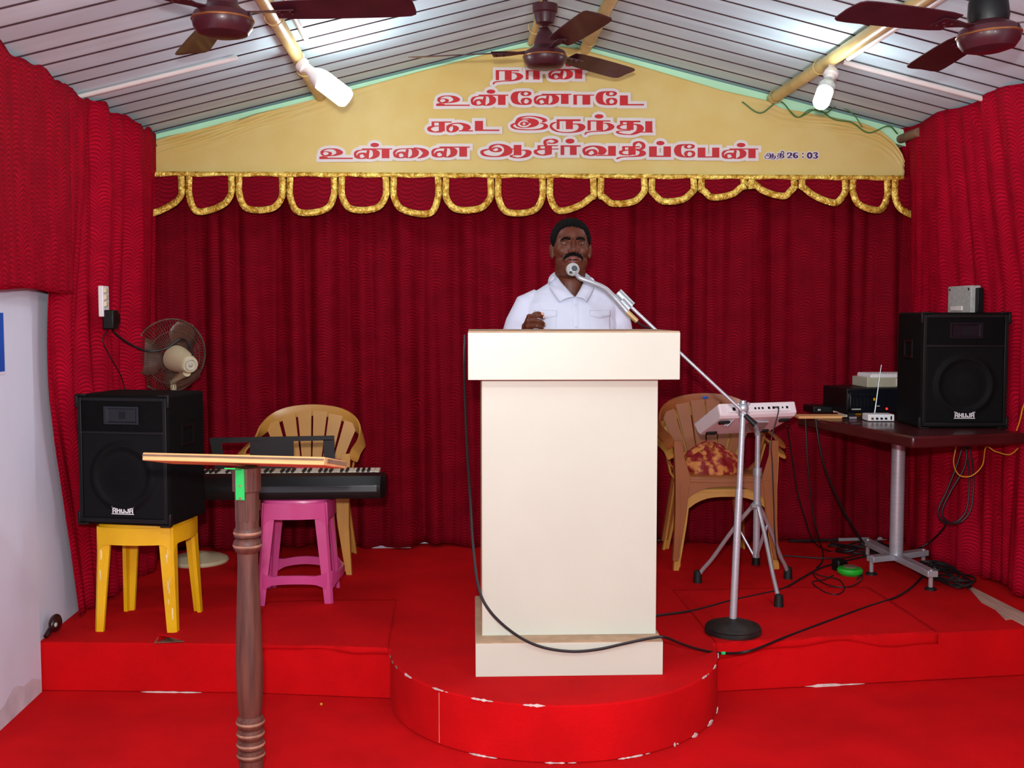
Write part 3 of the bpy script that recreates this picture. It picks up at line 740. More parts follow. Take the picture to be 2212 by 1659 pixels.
# ================================================================== LOUDSPEAKERS
def speaker(name, label, loc, rz, W, D, H, horn_up=True):
    t = thing(name, label, 'loudspeaker', loc, rz, 'black loudspeakers')
    # front faces -y; origin under the middle of the cabinet
    mb = MB()
    mb.prism(rrect(W,D,.018,4), 0.0, H); mb.build('cabinet', M['black'], t, bevel=.010)
    yf = -D/2
    # frame and grille
    gx, gz0, gz1 = W*.44, .028, H*.70
    mb = MB()
    for lo, hi in (((-W*.48,yf-.006,.010),(-gx,yf,H-.01)),((gx,yf-.006,.010),(W*.48,yf,H-.01)),((-gx,yf-.006,.010),(gx,yf,gz0)),((-gx,yf-.006,gz1),(gx,yf,gz1+.012)),((-gx,yf-.006,H-.025),(gx,yf,H-.01))):
        mb.b2(lo, hi)
    mb.build('front_frame', M['blackp'], t, bevel=.002)
    def gf(u, v):
        x = -gx+2*gx*u; z = gz0+(gz1-gz0)*v
        r = math.hypot(x, z-(gz0+gz1)/2)
        return (x, yf-.002-.010*math.exp(-((r-.125)/.014)**2)-.004*math.exp(-(r/.07)**2), z)
    MB().grid(gf, 60, 60).build('grille', M['grille'], t, smooth=180, solid=.002)
    # horn tweeter
    hw, hh, hz = W*.19, .036, H*.845
    mb = MB()
    outer = [(-hw,hz-hh),(hw,hz-hh),(hw,hz+hh),(-hw,hz+hh)]; o2 = [(-hw*.86,hz-hh*.78),(hw*.86,hz-hh*.78),(hw*.86,hz+hh*.78),(-hw*.86,hz+hh*.78)]
    thr = [(-.014,hz-.012),(.014,hz-.012),(.014,hz+.012),(-.014,hz+.012)]
    rs = [[(x,yf,z) for x,z in outer],[(x,yf-.008,z) for x,z in outer],[(x,yf-.008,z) for x,z in o2],[(x*.9,yf-.0015,hz+(z-hz)*.9) for x,z in o2],[(x,yf-.0008,z) for x,z in thr]]
    mb.rings(rs); h = mb.build('horn', M['horn'], t, smooth=0)
    MB().box((0,yf-.0012,hz), (.026,.002,.030)).build('horn_throat', M['blackp'], h)
    # corner guards
    for sx in (-1,1):
        for sz in (0,1):
            z = H if sz else 0; k = 1 if sz else -1
            mb = MB()
            mb.box((sx*(W/2-.002), yf+.004, z-k*.026), (.012,.018,.052))
            mb.box((sx*(W/2-.022), yf+.004, z-k*.002), (.045,.018,.010))
            mb.build('corner_guard', M['blackp'], t, bevel=.003)
    # side handles: recessed cups
    for sx in (-1,1):
        x = sx*W/2; mb = MB()
        for lo, hi in (((-.055,H*.60),(.055,H*.62)),((-.055,H*.74),(.055,H*.76)),((-.055,H*.62),(-.043,H*.74)),((.043,H*.62),(.055,H*.74))):
            mb.b2((min(x,x+sx*.006),lo[0],lo[1]),(max(x,x+sx*.006),hi[0],hi[1]))
        hd = mb.build('handle', M['blackp'], t)
    # maker's badge
    bz, bw, bh = .062, .098, .034
    y = yf-.0075
    bd = MB().box((0,y,bz),(bw,.004,bh)).build('badge', M['blackp'], t)
    y0, y1 = y-.0035, y-.0018
    mb = MB()
    mb.b2((-bw/2,y0,bz+bh/2-.004),(bw/2,y1,bz+bh/2-.001)); mb.b2((-bw/2,y0,bz-bh/2+.001),(bw/2,y1,bz-bh/2+.004))
    LW = .0165; LH = .0215; st = .0048
    def seg(x0, z0, x1, z1, ox): mb.b2((ox+x0,y0,bz-LH/2+z0),(ox+x1,y1,bz-LH/2+z1))
    for k, ch in enumerate('AHUJA'):
        ox = -bw/2+.0035+k*(LW+.0021)
        if ch == 'A': seg(0,0,st,LH,ox); seg(LW-st,0,LW,LH,ox); seg(0,LH-st,LW,LH,ox); seg(0,.0075,LW,.0115,ox)
        if ch == 'H': seg(0,0,st,LH,ox); seg(LW-st,0,LW,LH,ox); seg(0,.0085,LW,.0130,ox)
        if ch == 'U': seg(0,0,st,LH,ox); seg(LW-st,0,LW,LH,ox); seg(0,0,LW,st,ox)
        if ch == 'J': seg(LW-st,0,LW,LH,ox); seg(0,0,LW,st,ox); seg(0,0,st,.0095,ox)
    mb.build('badge_lettering', M['badge'], bd, smooth=0)
    return t
speaker('loudspeaker', 'black loudspeaker standing on the yellow plastic stool', (-1.272,4.613,.657), math.radians(-14), .405, .315, .53)
speaker('loudspeaker', 'black loudspeaker standing on the maroon table by the right curtain', (2.418,5.088,.981), math.radians(-4), .408, .33, .54)

# ================================================================== STOOLS
def stool(label, loc, rz, m, H, top, foot, rung, pal=None, group=None):
    t = thing('plastic_stool', label, 'stool', loc, rz, group)
    a, b = top/2, foot/2
    bow = top*.085
    def bowed(hw):                       # square with softly bowed sides
        out = []
        for k in range(4):
            R = Matrix.Rotation(PI/2*k, 3, 'Z')
            for i in range(13):
                u = -1+2*i/12
                p = R @ Vector((u*(hw-.012), -hw-bow*(1-u*u), 0)); out.append((p.x, p.y))
        return out
    MB().rings([[(x,y,z) for x,y in bowed(hw)] for hw, z in ((a-.006,H-.030),(a-.002,H-.012),(a-.006,H-.003),(a-.016,H))]).build('seat', M[m], t, smooth=40)
    mb = MB()
    hgt = .088
    for k in range(4):
        R = Matrix.Rotation(PI/2*k, 3, 'Z')
        r0 = []; 
        for i in range(25):
            u = -1+2*i/24
            zb = H-hgt-.040*max(0, (abs(u)-.78)/.22)**2
            yb = -a-bow*(1-u*u)
            q = (H-zb)/H*(b-a)
            hw = a-.010
            ring = [Vector((u*(hw+q), yb-q+.001, zb)), Vector((u*(hw+.003), yb-.003, H-.016)), Vector((u*(hw+.003), yb+.010, H-.016)), Vector((u*(hw+q), yb-q+.013, zb))]
            r0.append([R @ p for p in ring])
        mb.rings(r0)
    mb.build('apron', M[m], t, smooth=40)
    for sx in (1,-1):
        for sy in (1,-1):
            rs = []
            for i in range(9):
                q = i/8; z = (H-.02)*(1-q); c = a+(b-a)*q
                f = .074-.034*min(1,q*1.0); 
                if q > .12: f = .060-.022*q
                th = .016
                L = [(0,0),(-f,0),(-f,th),(-f*.45,th+.004),(-th-.004,f*.45),(-th,f),(0,f)]
                # outer corner rounded slightly
                pts = [(-.010,0)]+L[1:6]+[(0,f),(0,.010)]
                rs.append([(sx*(c+px), sy*(c-0)-sy*(py), z) for px, py in pts])
            lg = MB().rings(rs).build('leg', M[m], t, smooth=30, bevel=.002)
            # moulded ribs down the outside of the leg
            rb = MB()
            for off in (.016,.030):
                rb.strip([(sx*(a-off+(b-a)*q), sy*(a+(b-a)*q+.001), (H-.05)*(1-q)+.004) for q in (0.08,.4,.7,.97)], .006, .003, (1,0,0))
            rb.build('leg_rib', M[m], lg, smooth=30)
    if rung:
        for k in range(4):
            R = Matrix.Rotation(PI/2*k, 3, 'Z'); zc = H*.26; c = a+(b-a)*(1-zc/H)
            rs = []
            for i in range(13):
                u = -1+2*i/12; x = u*(c-.02); z = zc - .018*(u*u) ; hw = .019+.024*max(0,(abs(u)-.6)/.4)**2
                y = -c-.002-.040*(1-u*u)
                rs.append([R @ Vector((x,y,z-hw)), R @ Vector((x,y,z+hw)), R @ Vector((x,y+.014,z+hw)), R @ Vector((x,y+.014,z-hw))])
            MB().rings(rs).build('rung', M[m], t, smooth=40)
    return t
ys_ = stool('yellow plastic stool with scuffed legs carrying a black loudspeaker', (-1.273,4.68,STAGE), math.radians(-6), 'yellow', .453, .315, .345, False)
sc = random.Random(4)
for k in range(14):
    q = sc.random(); sx = sc.choice((1,1,-1)); aa, bb = .1575, .1725
    c = aa+(bb-aa)*q
    z = .40*(1-q)+.01
    MB().ell((sx*(c-.012-sc.random()*.02), -c-.001, z), (.0035+sc.random()*.003,.0012,.006+sc.random()*.022), 8, 6).build('scuff_mark', M['scuff'], ys_)
stool('pink plastic stool with a ring of rungs under the front of the keyboard', (-.690,5.06,STAGE), 0, 'pink', .478, .285, .345, True)
tb_ = thing('plastic_tub', 'shallow pink plastic tub on the tan chair seat behind the keyboard', 'tub', (-.735,5.615,STAGE+.430))
MB().rings([rr3 for rr3 in ([(x,y,z) for x,y in rrect(.37*k,.26*k,.06,6)] for k,z in ((.88,0),(.97,.09),(1.0,.095),(1.0,.120),(.97,.120),(.93,.10),(.86,.012)))]).build('bowl', M['pink'], tb_, smooth=50)
MB().rings([[(x,y,z) for x,y in rrect(.385*k,.275*k,.065,6)] for k,z in ((1.0,.105),(1.0,.123),(.965,.123),(.965,.105))]).build('rim', M['pink'], tb_, smooth=50)

# ================================================================== PEDESTAL FAN
t = thing('pedestal_fan', 'old cream pedestal fan with dusty round cage behind the loudspeaker on the stool', 'fan', (-1.320,5.80,STAGE))
MB().lathe([(0,0),(.152,0),(.156,.008),(.150,.020),(.120,.032),(.06,.042),(.045,.05),(.02,.052)], 48).build('base', M['cream'], t)
MB().tube([(-.03,-.05,.05),(-.060,-.22,.93)], [.017,.015], 16).build('pole', M['cream'], t)
hub = at(375,772,Y=5.50)-Vector((-1.320,5.80,STAGE)); tail = at(437,800,Y=5.23)-Vector((-1.320,5.80,STAGE))
ax = (hub-tail).normalized(); RA = align(ax)      # local z of the head points out of the fan's front
mid = hub-ax*.06
MB().tube([(-.060,-.216,.91),(-.055,-.25,.98), mid-ax*.10-Vector((0,0,.045))], [.016,.016,.02], 12).build('neck', M['cream'], t)
hs = MB().lathe([(0,-.205),(.036,-.205),(.041,-.198),(.043,-.185),(.052,-.14),(.064,-.06),(.066,-.03),(.052,-.012),(0,-.010)], 32, hub, RA)
hs = hs.build('motor_housing', M['cream'], t)
mb = MB().torus(hub+RA @ Vector((0,0,-.206)), .026, .004, RA, 28, 8); mb.ell(hub+RA @ Vector((0,0,-.206)), (.012,.012,.005), 12, 6, RA)
mb.build('rear_cap', M['greybox'], hs)
cg = MB(); RC = .186
for rr_, zz in ((RC,.045),(RC*.99,.050),(RC*.72,-.005),(RC*.40,-.012)): cg.torus(hub+RA @ Vector((0,0,zz)), rr_, .0034 if rr_ > .15 else .0018, RA, 56, 6)
for k in range(72):
    a = 2*PI*k/72
    cg.tube([hub+RA @ Vector((r_*math.cos(a), r_*math.sin(a), z_)) for r_, z_ in ((.05,-.014),(RC*.55,-.012),(RC*.85,.006),(RC,.045),(RC*.85,.085),(.04,.105))], .0011, 4)
cg.build('cage', M['cagewire'], t)
for k in range(4):
    a = math.radians(35+90*k); p = hub+RA @ Vector((RC*math.cos(a), RC*math.sin(a), .047))
    MB().box(p, (.010,.010,.020), RA).build('cage_clip', M['cagewire'], t)
for k in range(3):
    rs = []
    for i in range(9):
        r_ = .035+.145*i/8; wd = .5*(.6+.9*math.sin(PI*(i/8)**.8*.9)); ring = []
        for s in (-1,-.5,0,.5,1):
            a = 2*PI*k/3+s*wd; ring.append(hub+RA @ Vector((r_*math.cos(a), r_*math.sin(a), .035+s*.028)))
        rs.append(ring)
    MB().rings(rs, cap=False, closed=False).build('blade', M['fanblade'], t, smooth=180, solid=.002)

# wall switch, adaptor and cords on the left curtain
WX = -1.500
so = at(226,651,X=WX)
t = thing('wall_socket', 'white switch and socket plate on the left curtain above the loudspeaker', 'wall socket', so)
MB().box((-.004,0,0), (.022,.085,.135)).build('plate', M['white'], t, bevel=.004)
for k in (-1,0,1): MB().box((.010,-.012+.0*k,.03*k+.018), (.012,.03,.022)).build('switch', M['cream'], t, bevel=.003)
ad = so+Vector((.022,.005,-.080))
t = thing('power_adaptor', 'black plug adaptor hanging from the white wall socket on the left curtain', 'adaptor', ad)
MB().box((0,0,0), (.050,.075,.085)).build('body', M['blackp'], t, bevel=.006)
MB().box((.012,.035,.004), (.028,.05,.05)).build('plug', M['blackp'], t, bevel=.004)
def cable(label, pts, r=.0045, m='cable', k=10, name='cable', cat='cable', group=None):
    o = MB().tube(crom(pts, k), r, 8).build(name, M[m])
    return tag(o, label, cat, group)
cable('black cord sagging from the wall adaptor to the pedestal fan', [ad+Vector((.02,.02,-.03)), at(245,716,Y=5.05), at(280,743,Y=5.18), at(320,758,Y=5.26), at(360,752,Y=5.28), at(388,733,Y=5.30), at(408,742,Y=5.29), at(417,768,Y=5.30)], .0055)
cable('thin black wire running down the left curtain from the wall adaptor', [ad+Vector((-.01,0,-.04)), at(222,735,X=WX+.015), at(238,770,X=WX+.025), at(258,805,X=WX+.03), at(268,836,X=WX+.03), at(276,900,X=WX+.03), at(285,1050,X=WX+.02), at(300,1200,X=WX+.06)], .0025)

# ================================================================== WOODEN LECTERN (foreground)
t = thing('wooden_lectern', 'wooden lectern with tilted plank top on a dark turned post in front of the stage', 'lectern', (-.612,3.34,0), math.radians(-14))
Rt = rotm(x=-11)
bc = Vector((0,-0.008,1.067))
brd = MB().box(bc, (.575,.190,.024), Rt).build('board', M['ply'], t, bevel=.003)
MB().box(bc+Rt @ Vector((0,-.0957,.004)), (.572,.003,.006), Rt).build('edge_groove', M['plydark'], brd)
MB().box(bc+Rt @ Vector((.289,.01,.002)), (.004,.165,.012), Rt).build('side_edge', M['plydark'], brd)
prof = [(.036,0),(.036,.10),(.037,.135),(.041,.14),(.043,.15),(.041,.163),(.035,.167),(.041,.172),(.043,.183),(.041,.193),(.034,.197),(.039,.203),(.042,.216),(.039,.228),(.034,.232),(.040,.238),(.043,.252),(.040,.266),(.033,.272),(.037,.30),(.040,.36),(.0405,.45),(.038,.55),(.034,.66),(.031,.745),(.0315,.782),(.036,.788),(.043,.80),(.044,.812),(.040,.822),(.033,.828),(.040,.834),(.042,.845),(.040,.856),(.035,.862),(.035,.885)]
post = MB().lathe(prof, 32).build('post', M['post'], t)
oct_ = lambda R0: [(R0*math.cos(math.radians(22.5+45*k)), R0*math.sin(math.radians(22.5+45*k))) for k in range(8)]
MB().prism(oct_(.0365), .88, .975).build('post_neck', M['post'], post, bevel=.002, smooth=0)
MB().prism(oct_(.0435), .972, 1.046).build('post_head', M['post'], post, bevel=.003, smooth=0)
for z, r_ in ((.150,.0432),(.183,.0432),(.216,.0422),(.252,.0432),(.806,.0442),(.845,.0422)):
    MB().torus((0,0,z), r_-.0050, .0060, None, 32, 8).build('worn_ring', M['ringwear'], post)
br = MB(); br.b2((-.016,-.0445,.952),(.012,-.0405,1.046)); br.box((-.012,-.066,1.049),(.034,.05,.004), Rt)
br = br.build('bracket', M['bracket'], t)
for z in (.957,.995): MB().ell((-.002,-.0455,z), (.004,.002,.004), 10, 6).build('screw', M['ringwear'], br)
for k in range(4):
    R = Matrix.Rotation(PI/2*k+PI/4, 3, 'Z')
    MB().strip([R @ Vector(p) for p in ((.0,0,.045),(.08,0,.04),(.15,0,.020),(.18,0,.018))], [.05,.04,.036,.036], .035, (0,0,1)).build('foot', M['post'], t, bevel=.004)

# ================================================================== KEYBOARD
KW, KD = .97, .31
t = thing('electronic_keyboard', 'black electronic keyboard resting on a pink stool, its back to the room', 'keyboard', (-.768,5.055,STAGE+.479))
pr = [(-.155,0),(-.165,.030),(-.162,.062),(-.120,.098),(-.02,.100),(.0,.080),(.145,.078),(.155,.06),(.155,0)]
rs = []
for x, k in ((-KW/2,.80),(-KW/2+.012,.95),(-KW/2+.03,1),(KW/2-.05,1),(KW/2-.02,.96),(KW/2,.78)):
    rs.append([(x, y*k, .003+z*(.5+.5*k)) for y, z in pr])
MB().rings(rs).build('body', M['blackp'], t, smooth=30)
MB().rings([[(x,-.1655,.036),(x,-.1635,.061),(x+sh,-.122,.0965),(x+sh,-.124,.036)] for x, sh in ((-.12,0),(KW/2-.036,-.01))]).build('rear_panel', M['horn'], t, smooth=0)
xk = -KW/2+.035; nW = 61-25; dx = (KW-.07)/nW
for i in range(nW):
    MB().b2((xk+i*dx+.0008,.008,.083),(xk+(i+1)*dx-.0008,.148,.101)).build('white_key', M['keywhite'], t, bevel=.0015)
for i in range(nW-1):
    if i % 7 in (0,1,3,4,5):
        MB().b2((xk+(i+1)*dx-.006,.008,.098),(xk+(i+1)*dx+.006,.098,.111)).build('black_key', M['blackp'], t, bevel=.002)
ko = Vector((-.768,5.055,STAGE+.479))
def KQ(x, y, Y): return at(x, y, Y=Y)-ko
Y0 = 5.02
mr = MB()
def quad(pts, th=.006):
    mr.rings([[tuple(KQ(x,y,Y0)) for x,y in pts],[tuple(KQ(x,y,Y0)+Vector((0,th,0))) for x,y in pts]])
quad([(452,946),(722,941),(722,951),(478,957)]); quad([(452,946),(478,957),(488,1012),(464,1012)]); quad([(698,950),(722,950),(724,1012),(700,1012)]); quad([(540,951),(634,950),(634,1012),(540,1012)])
mr.build('music_rest', M['blackp'], t, smooth=0)

# ================================================================== MONOBLOC CHAIRS
def monobloc(label, loc, rz, m, group, lm=None, cat='chair'):
    t = thing('plastic_armchair', label, cat, loc, rz, group)
    # seat (front at -y)
    def sf(u, v):
        x = -.225+.45*u; y = -.24+.44*v
        wd = 1-.10*v
        z = .425+.012*math.cos(v*PI)-.010*(1-(2*u-1)**2) - (.03*max(0,(.08-v)/.08)**1.5)
        return (x*wd, y, z)
    MB().grid(sf, 16, 16).build('seat', M[m], t, smooth=180, solid=.007)
    rs = []
    for i in range(13):
        u = -1+2*i/12; x = u*.20; hw = .020+.030*abs(u)**3
        z = .412-hw; y = -.238
        rs.append([(x,y,.418),(x,y-.004,.418-2*hw),(x,y+.010,.418-2*hw),(x,y+.012,.418)])
    MB().rings(rs).build('apron', M[m], t, smooth=50)
    # arch: arms sweeping back and up into the round top rail
    half = [(.262,-.235,.600),(.266,-.17,.626),(.268,-.08,.638),(.271,.02,.650),(.273,.10,.672),(.266,.165,.714),(.236,.208,.758),(.186,.232,.791),(.110,.246,.813),(0,.252,.822)]
    full = crom(half + [(-x,y,z) for x,y,z in half[:-1]][::-1], 5)
    n = len(full)
    cs = [abs(i/(n-1)-.5)*2 for i in range(n)]     # 1 at the arms, 0 at the top
    rs = []
    for i, p in enumerate(full):
        tg = (full[min(i+1,n-1)]-full[max(i-1,0)]).normalized()
        q = .65*min(1, max(0, (cs[i]-.42)/.30))          # 0 upright band, 1 flat arm
        upv = Vector((0,0,1)).lerp(Vector((-1 if p.x > 0 else 1,0,.15)), q)
        nr = (upv-tg*upv.dot(tg)).normalized(); bi = tg.cross(nr)
        wd = .062-.014*q
        a, b = nr*wd, bi*.010
        sgn = bi*(0.006)
        rs.append([p+b*.5, p-b*.5-sgn*0, p-a*.5-b, p-a-b*.6, p-a+b*.6, p-a*.5+b])
    MB().rings(rs).build('arch', M[m], t, smooth=50)
    # back slats fanning from the seat to the arch
    bp = MB()
    for k in range(6):
        u = (k-2.5)/2.5
        zt = .787-.060*abs(u)**2.2; xt = .215*u; yt = .243-.03*u*u
        xb = .110*u
        pts = [(xb+(xt-xb)*f_, .175+(yt-.175)*f_**.7, .425+(zt-.425)*f_) for f_ in (0,.2,.5,.8,1)]
        wdt = [.038,.045,.056,.067,.077]
        P = crom([Vector(p) for p in pts],4); W_ = list(np.interp(np.linspace(0,1,len(P)),np.linspace(0,1,5),wdt))
        MB().strip(P, W_, .008, (1,0,0)).build('back_slat', M[m], t, smooth=50)
    for s in (1,-1):
        rs = []
        for q in (0,.12,.3,.33,.6,.85,1):
            z = .612*(1-q); c = .268+(-.012)*(math.sin(q*PI))+.004*q
            y = -.235-.02*q; wd = .048 if q < .3 else .078-.050*(q-.3)/.7; d = .040-.008*q
            if q >= .31: z = .612*(1-q)
            rs.append([(s*(c+.004),y,z),(s*(c+.004-wd),y,z),(s*(c+.004-wd),y+.010,z),(s*(c-.008),y+.012,z),(s*(c-.008),y+d,z),(s*(c+.004),y+d,z)])
        lg = MB().rings(rs).build('front_leg', M[m], t, smooth=30, bevel=.002)
        MB().strip([(s*(.268-.030),-.2375-.006,.40),(s*(.262-.026),-.249,.20),(s*(.264-.020),-.256,.02)], .004, .004, (1,0,0)).build('leg_rib', M[m], lg)
        rs = []
        for q in (0,.3,.7,1):
            z = .43*(1-q); c = .185+.045*q; y = .185+.085*q; wd = .062-.022*q; d = .034
            rs.append([(s*(c+.004),y,z),(s*(c+.004-wd),y,z),(s*(c+.004-wd),y-.010,z),(s*(c-.010),y-.012,z),(s*(c-.010),y-d,z),(s*(c+.004),y-d,z)])
        MB().rings(rs).build('rear_leg', M[m], t, smooth=30, bevel=.002)
        MB().strip([(s*.195,.06,.415),(s*.235,.05,.46),(s*.272,.03,.62)], .03, .010, (0,1,0)).build('arm_stay', M[m], t)
    return t
monobloc('tan plastic armchair with slatted arched back behind the electronic keyboard', (-.745,5.72,STAGE), math.radians(-3), 'tan', 'plastic armchairs')
monobloc('tan plastic armchair, lower one of the stacked pair behind the white drum pad', (1.432,5.70,STAGE), 0, 'tan', 'plastic armchairs')
upper = monobloc('brown plastic armchair stacked on a tan one behind the white drum pad, holding folded cloth', (1.422,5.675,STAGE+.056), 0, 'brown', 'plastic armchairs')
st = MB().ell((.0,.236,.798), (.018,.002,.008), 16, 6).build('sticker', M['poster'], upper)

# folded brocade cloth on the brown chair
def lump(u, v):
    a = 2*PI*u; th = PI*v*.5
    x = math.cos(a)*math.cos(th); y = math.sin(a)*math.cos(th); z = math.sin(th)
    n = .5*math.sin(3*a+5*th)+.35*math.sin(7*a-3*th+1)+.3*math.sin(11*a+9*th)+.25*math.sin(17*a)
    return (x*(.185+.010*n), y*(.165+.008*n), max(0,z)**.75*(.115+.030*math.exp(-((x-.05)/.45)**2))*(1+.12*n)+.004)
cl = MB().grid(lump, 96, 36)
cl = cl.build('folded_cloth', M['brocade'], smooth=60)
cl.location = (1.385,5.655,STAGE+.056+.422)
tag(cl, 'crumpled red and gold brocade cloth lying on the brown plastic chair seat', 'cloth')

# ================================================================== MICROPHONE STAND
b0 = at(1583,1368,Z=STAGE); topp = at(1605,884,Y=4.40)
t = thing('microphone_stand', 'chrome microphone stand with black round base and long boom beside the cream podium', 'microphone stand', b0)
def MS(p): return Vector(p)-b0
MB().lathe([(0,0),(.110,0),(.116,.006),(.116,.018),(.112,.022),(.114,.028),(.108,.036),(.06,.052),(.026,.062),(.016,.064)], 48).build('base', M['castiron'], t)
tp_ = MS(topp)
MB().tube([(0,0,.06), tuple(tp_*.62+Vector((0,0,.02)))], .0150, 20).tube([tuple(tp_*.6), tuple(tp_)], .0125, 16).build('pole', M['steel'], t)
MB().tube([tuple(tp_+Vector((0,0,-.028))),tuple(tp_+Vector((0,0,-.006)))], .018, 16).ell(tp_+Vector((0,-.004,.004)), (.022,.018,.024), 20, 12).tube([tuple(tp_+Vector((0,0,.01))),tuple(tp_+Vector((0,0,.036)))], [.016,.013], 16).build('boom_clutch', M['alu'], t)
MB().tube([tuple(tp_+Vector((.004,-.015,-.022))),tuple(tp_+Vector((.045,-.03,-.062)))], [.009,.013], 10).build('clutch_handle', M['blackp'], t)
e0 = MS(at(1612,896,Y=4.385)); e1 = MS(at(1362,662,Y=4.47)); e2 = MS(at(1338,638,Y=4.48))
MB().tube([tuple(e0), tuple(e1)], .0068, 14).build('boom_arm', M['steel'], t)
dirb = (e2-e1).normalized()
MB().tube([tuple(MS(at(1364,662,Y=4.47))), tuple(MS(at(1334,632,Y=4.475)))], .0205, 14).tube([tuple(MS(at(1358,668,Y=4.465))), tuple(MS(at(1340,650,Y=4.465)))], .0215, 14).build('boom_clip', M['alu'], t)
# gooseneck microphone clipped to the end of the boom
mh = at(1237,582,Y=4.465)
t = thing('microphone', 'grey gooseneck microphone pointing at the speaking man, clipped to the boom', 'microphone', mh)
def MM(p): return Vector(p)-mh
neck = crom([at(1246,594,Y=4.44), at(1254,601,Y=4.43), at(1278,610,Y=4.43), at(1304,622,Y=4.44), at(1322,638,Y=4.448), at(1344,662,Y=4.45), at(1356,676,Y=4.45)], 8)
nn = [MM(p) for p in neck]; n_ = len(nn)
MB().tube(nn, [.0085+.0035*min(1, i/(n_*.55)) for i in range(n_)], 14).build('gooseneck', M['steel'], t)
mh_dir = Vector((-.25,.9,.1)).normalized()
MB().ell((0,.012,0), (.027,.030,.027), 28, 18).build('windscreen', M['micgrey'], t)
MB().lathe([(0,-.004),(.012,-.004),(.026,.006),(.0275,.014),(.0275,.020),(.025,.022),(0,.022)], 28, (0,-.022,0), align((0,1,0))).build('capsule_ring', M['micgrey'], t)
MB().ell((.004,-.0265,.003), (.0125,.0016,.0115), 18, 8).ell((-.010,-.0235,-.012), (.0075,.0020,.0065), 14, 8, rotm(z=-30)).build('rear_vent', M['ventgrey'], t)
MB().tube([MM(at(1354,674,Y=4.448)), MM(at(1376,694,Y=4.448))], [.0115,.010], 14).build('connector', M['goldplug'], t)
cable('black microphone cable leaving the gold connector along the boom behind the podium', [at(1376,694,Y=4.448), at(1386,703,Y=4.45), at(1400,708,Y=4.455), at(1416,714,Y=4.46), at(1450,748,Y=4.47), at(1500,795,Y=4.45)], .0038)

# ================================================================== DRUM PAD ON TRIPOD
c0 = at(1633,1225,Y=5.06); c0.z = STAGE
t = thing('tripod_stand', 'chrome tripod stand with black rubber feet holding the white drum pad', 'stand', c0)
def TS(p): return Vector(p)-c0
MB().tube([(0,0,.13),(0,0,.56)], .016, 16).tube([(0,0,.55),(0,0,.74)], .0125, 16).build('pole', M['steel'], t)
for z, r_ in ((.565,.022),(.40,.022),(.135,.020)): MB().tube([(0,0,z-.018),(0,0,z+.018)], r_, 16).build('collar', M['blackp'] if z < .2 else M['alu'], t)
MB().tube([(0,-.02,.40),(-.035,-.025,.405)], .012, 10).build('wing_bolt', M['alu'], t)
for px, py in ((1682,1312),(1507,1258),(1702,1250)):
    ft = TS(at(px,py,Z=STAGE)); d2 = Vector((ft.x,ft.y,0)); 
    pts = crom([d2*.08+Vector((0,0,.395)), d2*.30+Vector((0,0,.315)), d2*.52+Vector((0,0,.225)), d2*.75+Vector((0,0,.125)), d2*.93+Vector((0,0,.060)), d2*1.0+Vector((0,0,.022))], 5)
    lg = MB().tube(pts, .0100, 12).build('leg', M['chrome'], t)
    MB().lathe([(0,0),(.022,0),(.022,.006),(.019,.055),(.012,.060),(0,.060)], 18, (ft.x,ft.y,0)).build('rubber_foot', M['rubber'], lg)
    MB().tube([d2*.33+Vector((0,0,.300)), Vector((0,0,.140))], .0055, 8).build('brace', M['steel'], lg)
MB().box((0,.06,.775),(.10,.14,.008), rotm(x=-25)).tube([(0,0,.74),(0,.04,.772)], .013, 10).build('mount_plate', M['steel'], t)
pc = c0+Vector((.0,.0,.0))
Rp = rotm(z=17) @ rotm(x=-24)
pd_o = Vector((1.430,5.10,STAGE+.80))
t = thing('drum_pad', 'white electronic drum pad tilted on a tripod stand, its socket panel facing the room', 'drum pad', pd_o)
def PD(x, y, z): return Rp @ Vector((x,y,z))
rs = []
for x, e in ((-.212,.010),(-.205,0),(.205,0),(.212,.010)):
    rs.append([PD(x,-.12+e,.055-e*.4),PD(x,-.115+e*.5,.0+e*.5),PD(x*.97,-.100,-.012),PD(x*.90,.125,-.018),PD(x*.95,.135-e,.0),PD(x,.135-e,.045-e*.4)])
MB().rings(rs).build('case', M['whitepad'], t, smooth=25, bevel=.004)
pp = MB().rings([[PD(-.165,-.1205,.010),PD(.175,-.1205,.010),PD(.175,-.1215,.044),PD(-.165,-.1215,.044)],[PD(-.165,-.118,.010),PD(.175,-.118,.010),PD(.175,-.118,.044),PD(-.165,-.118,.044)]]).build('socket_panel', M['white'], t, smooth=0)
for x, s_ in ((-.135,.008),(-.105,.006),(-.075,.008),(-.02,.005),(.0,.005),(.02,.005),(.055,.006),(.08,.006),(.105,.006),(.13,.004),(.155,.006)):
    MB().box(PD(x,-.1215,.026), (s_*1.9,.003,s_*1.9), Rp).build('socket', M['blackp'], pp)
for x, y in ((-.17,-.07),(-.15,.09),(.16,-.07),(.14,.09)): MB().box(PD(x,y,-.022), (.055,.022,.012), Rp).build('rubber_pad', M['rubber'], t, bevel=.003)
for i in range(4):
    for j in range(2): MB().box(PD(-.145+.097*i,-.03+.10*j,.047), (.085,.088,.010), Rp).build('strike_pad', M['rubber'], t, bevel=.004)
MB().tube([PD(-.055,-.135,.050), PD(-.15,-.055,-.035)], .0065, 10).tube([PD(-.070,-.135,.050), PD(-.165,-.055,-.035)], .0045, 10).build('clamp_rod', M['steel'], t)
cable('thin black lead hanging straight down from the drum pad sockets to the floor', [pd_o+PD(.085,-.125,.028), pd_o+PD(.088,-.145,.005), at(1666,950,Y=4.97), at(1668,1000,Y=4.97), at(1671,1080,Y=4.98), at(1674,1160,Y=5.0), at(1682,1210,Y=5.05), at(1700,1222,Z=STAGE+.006)], .0030)

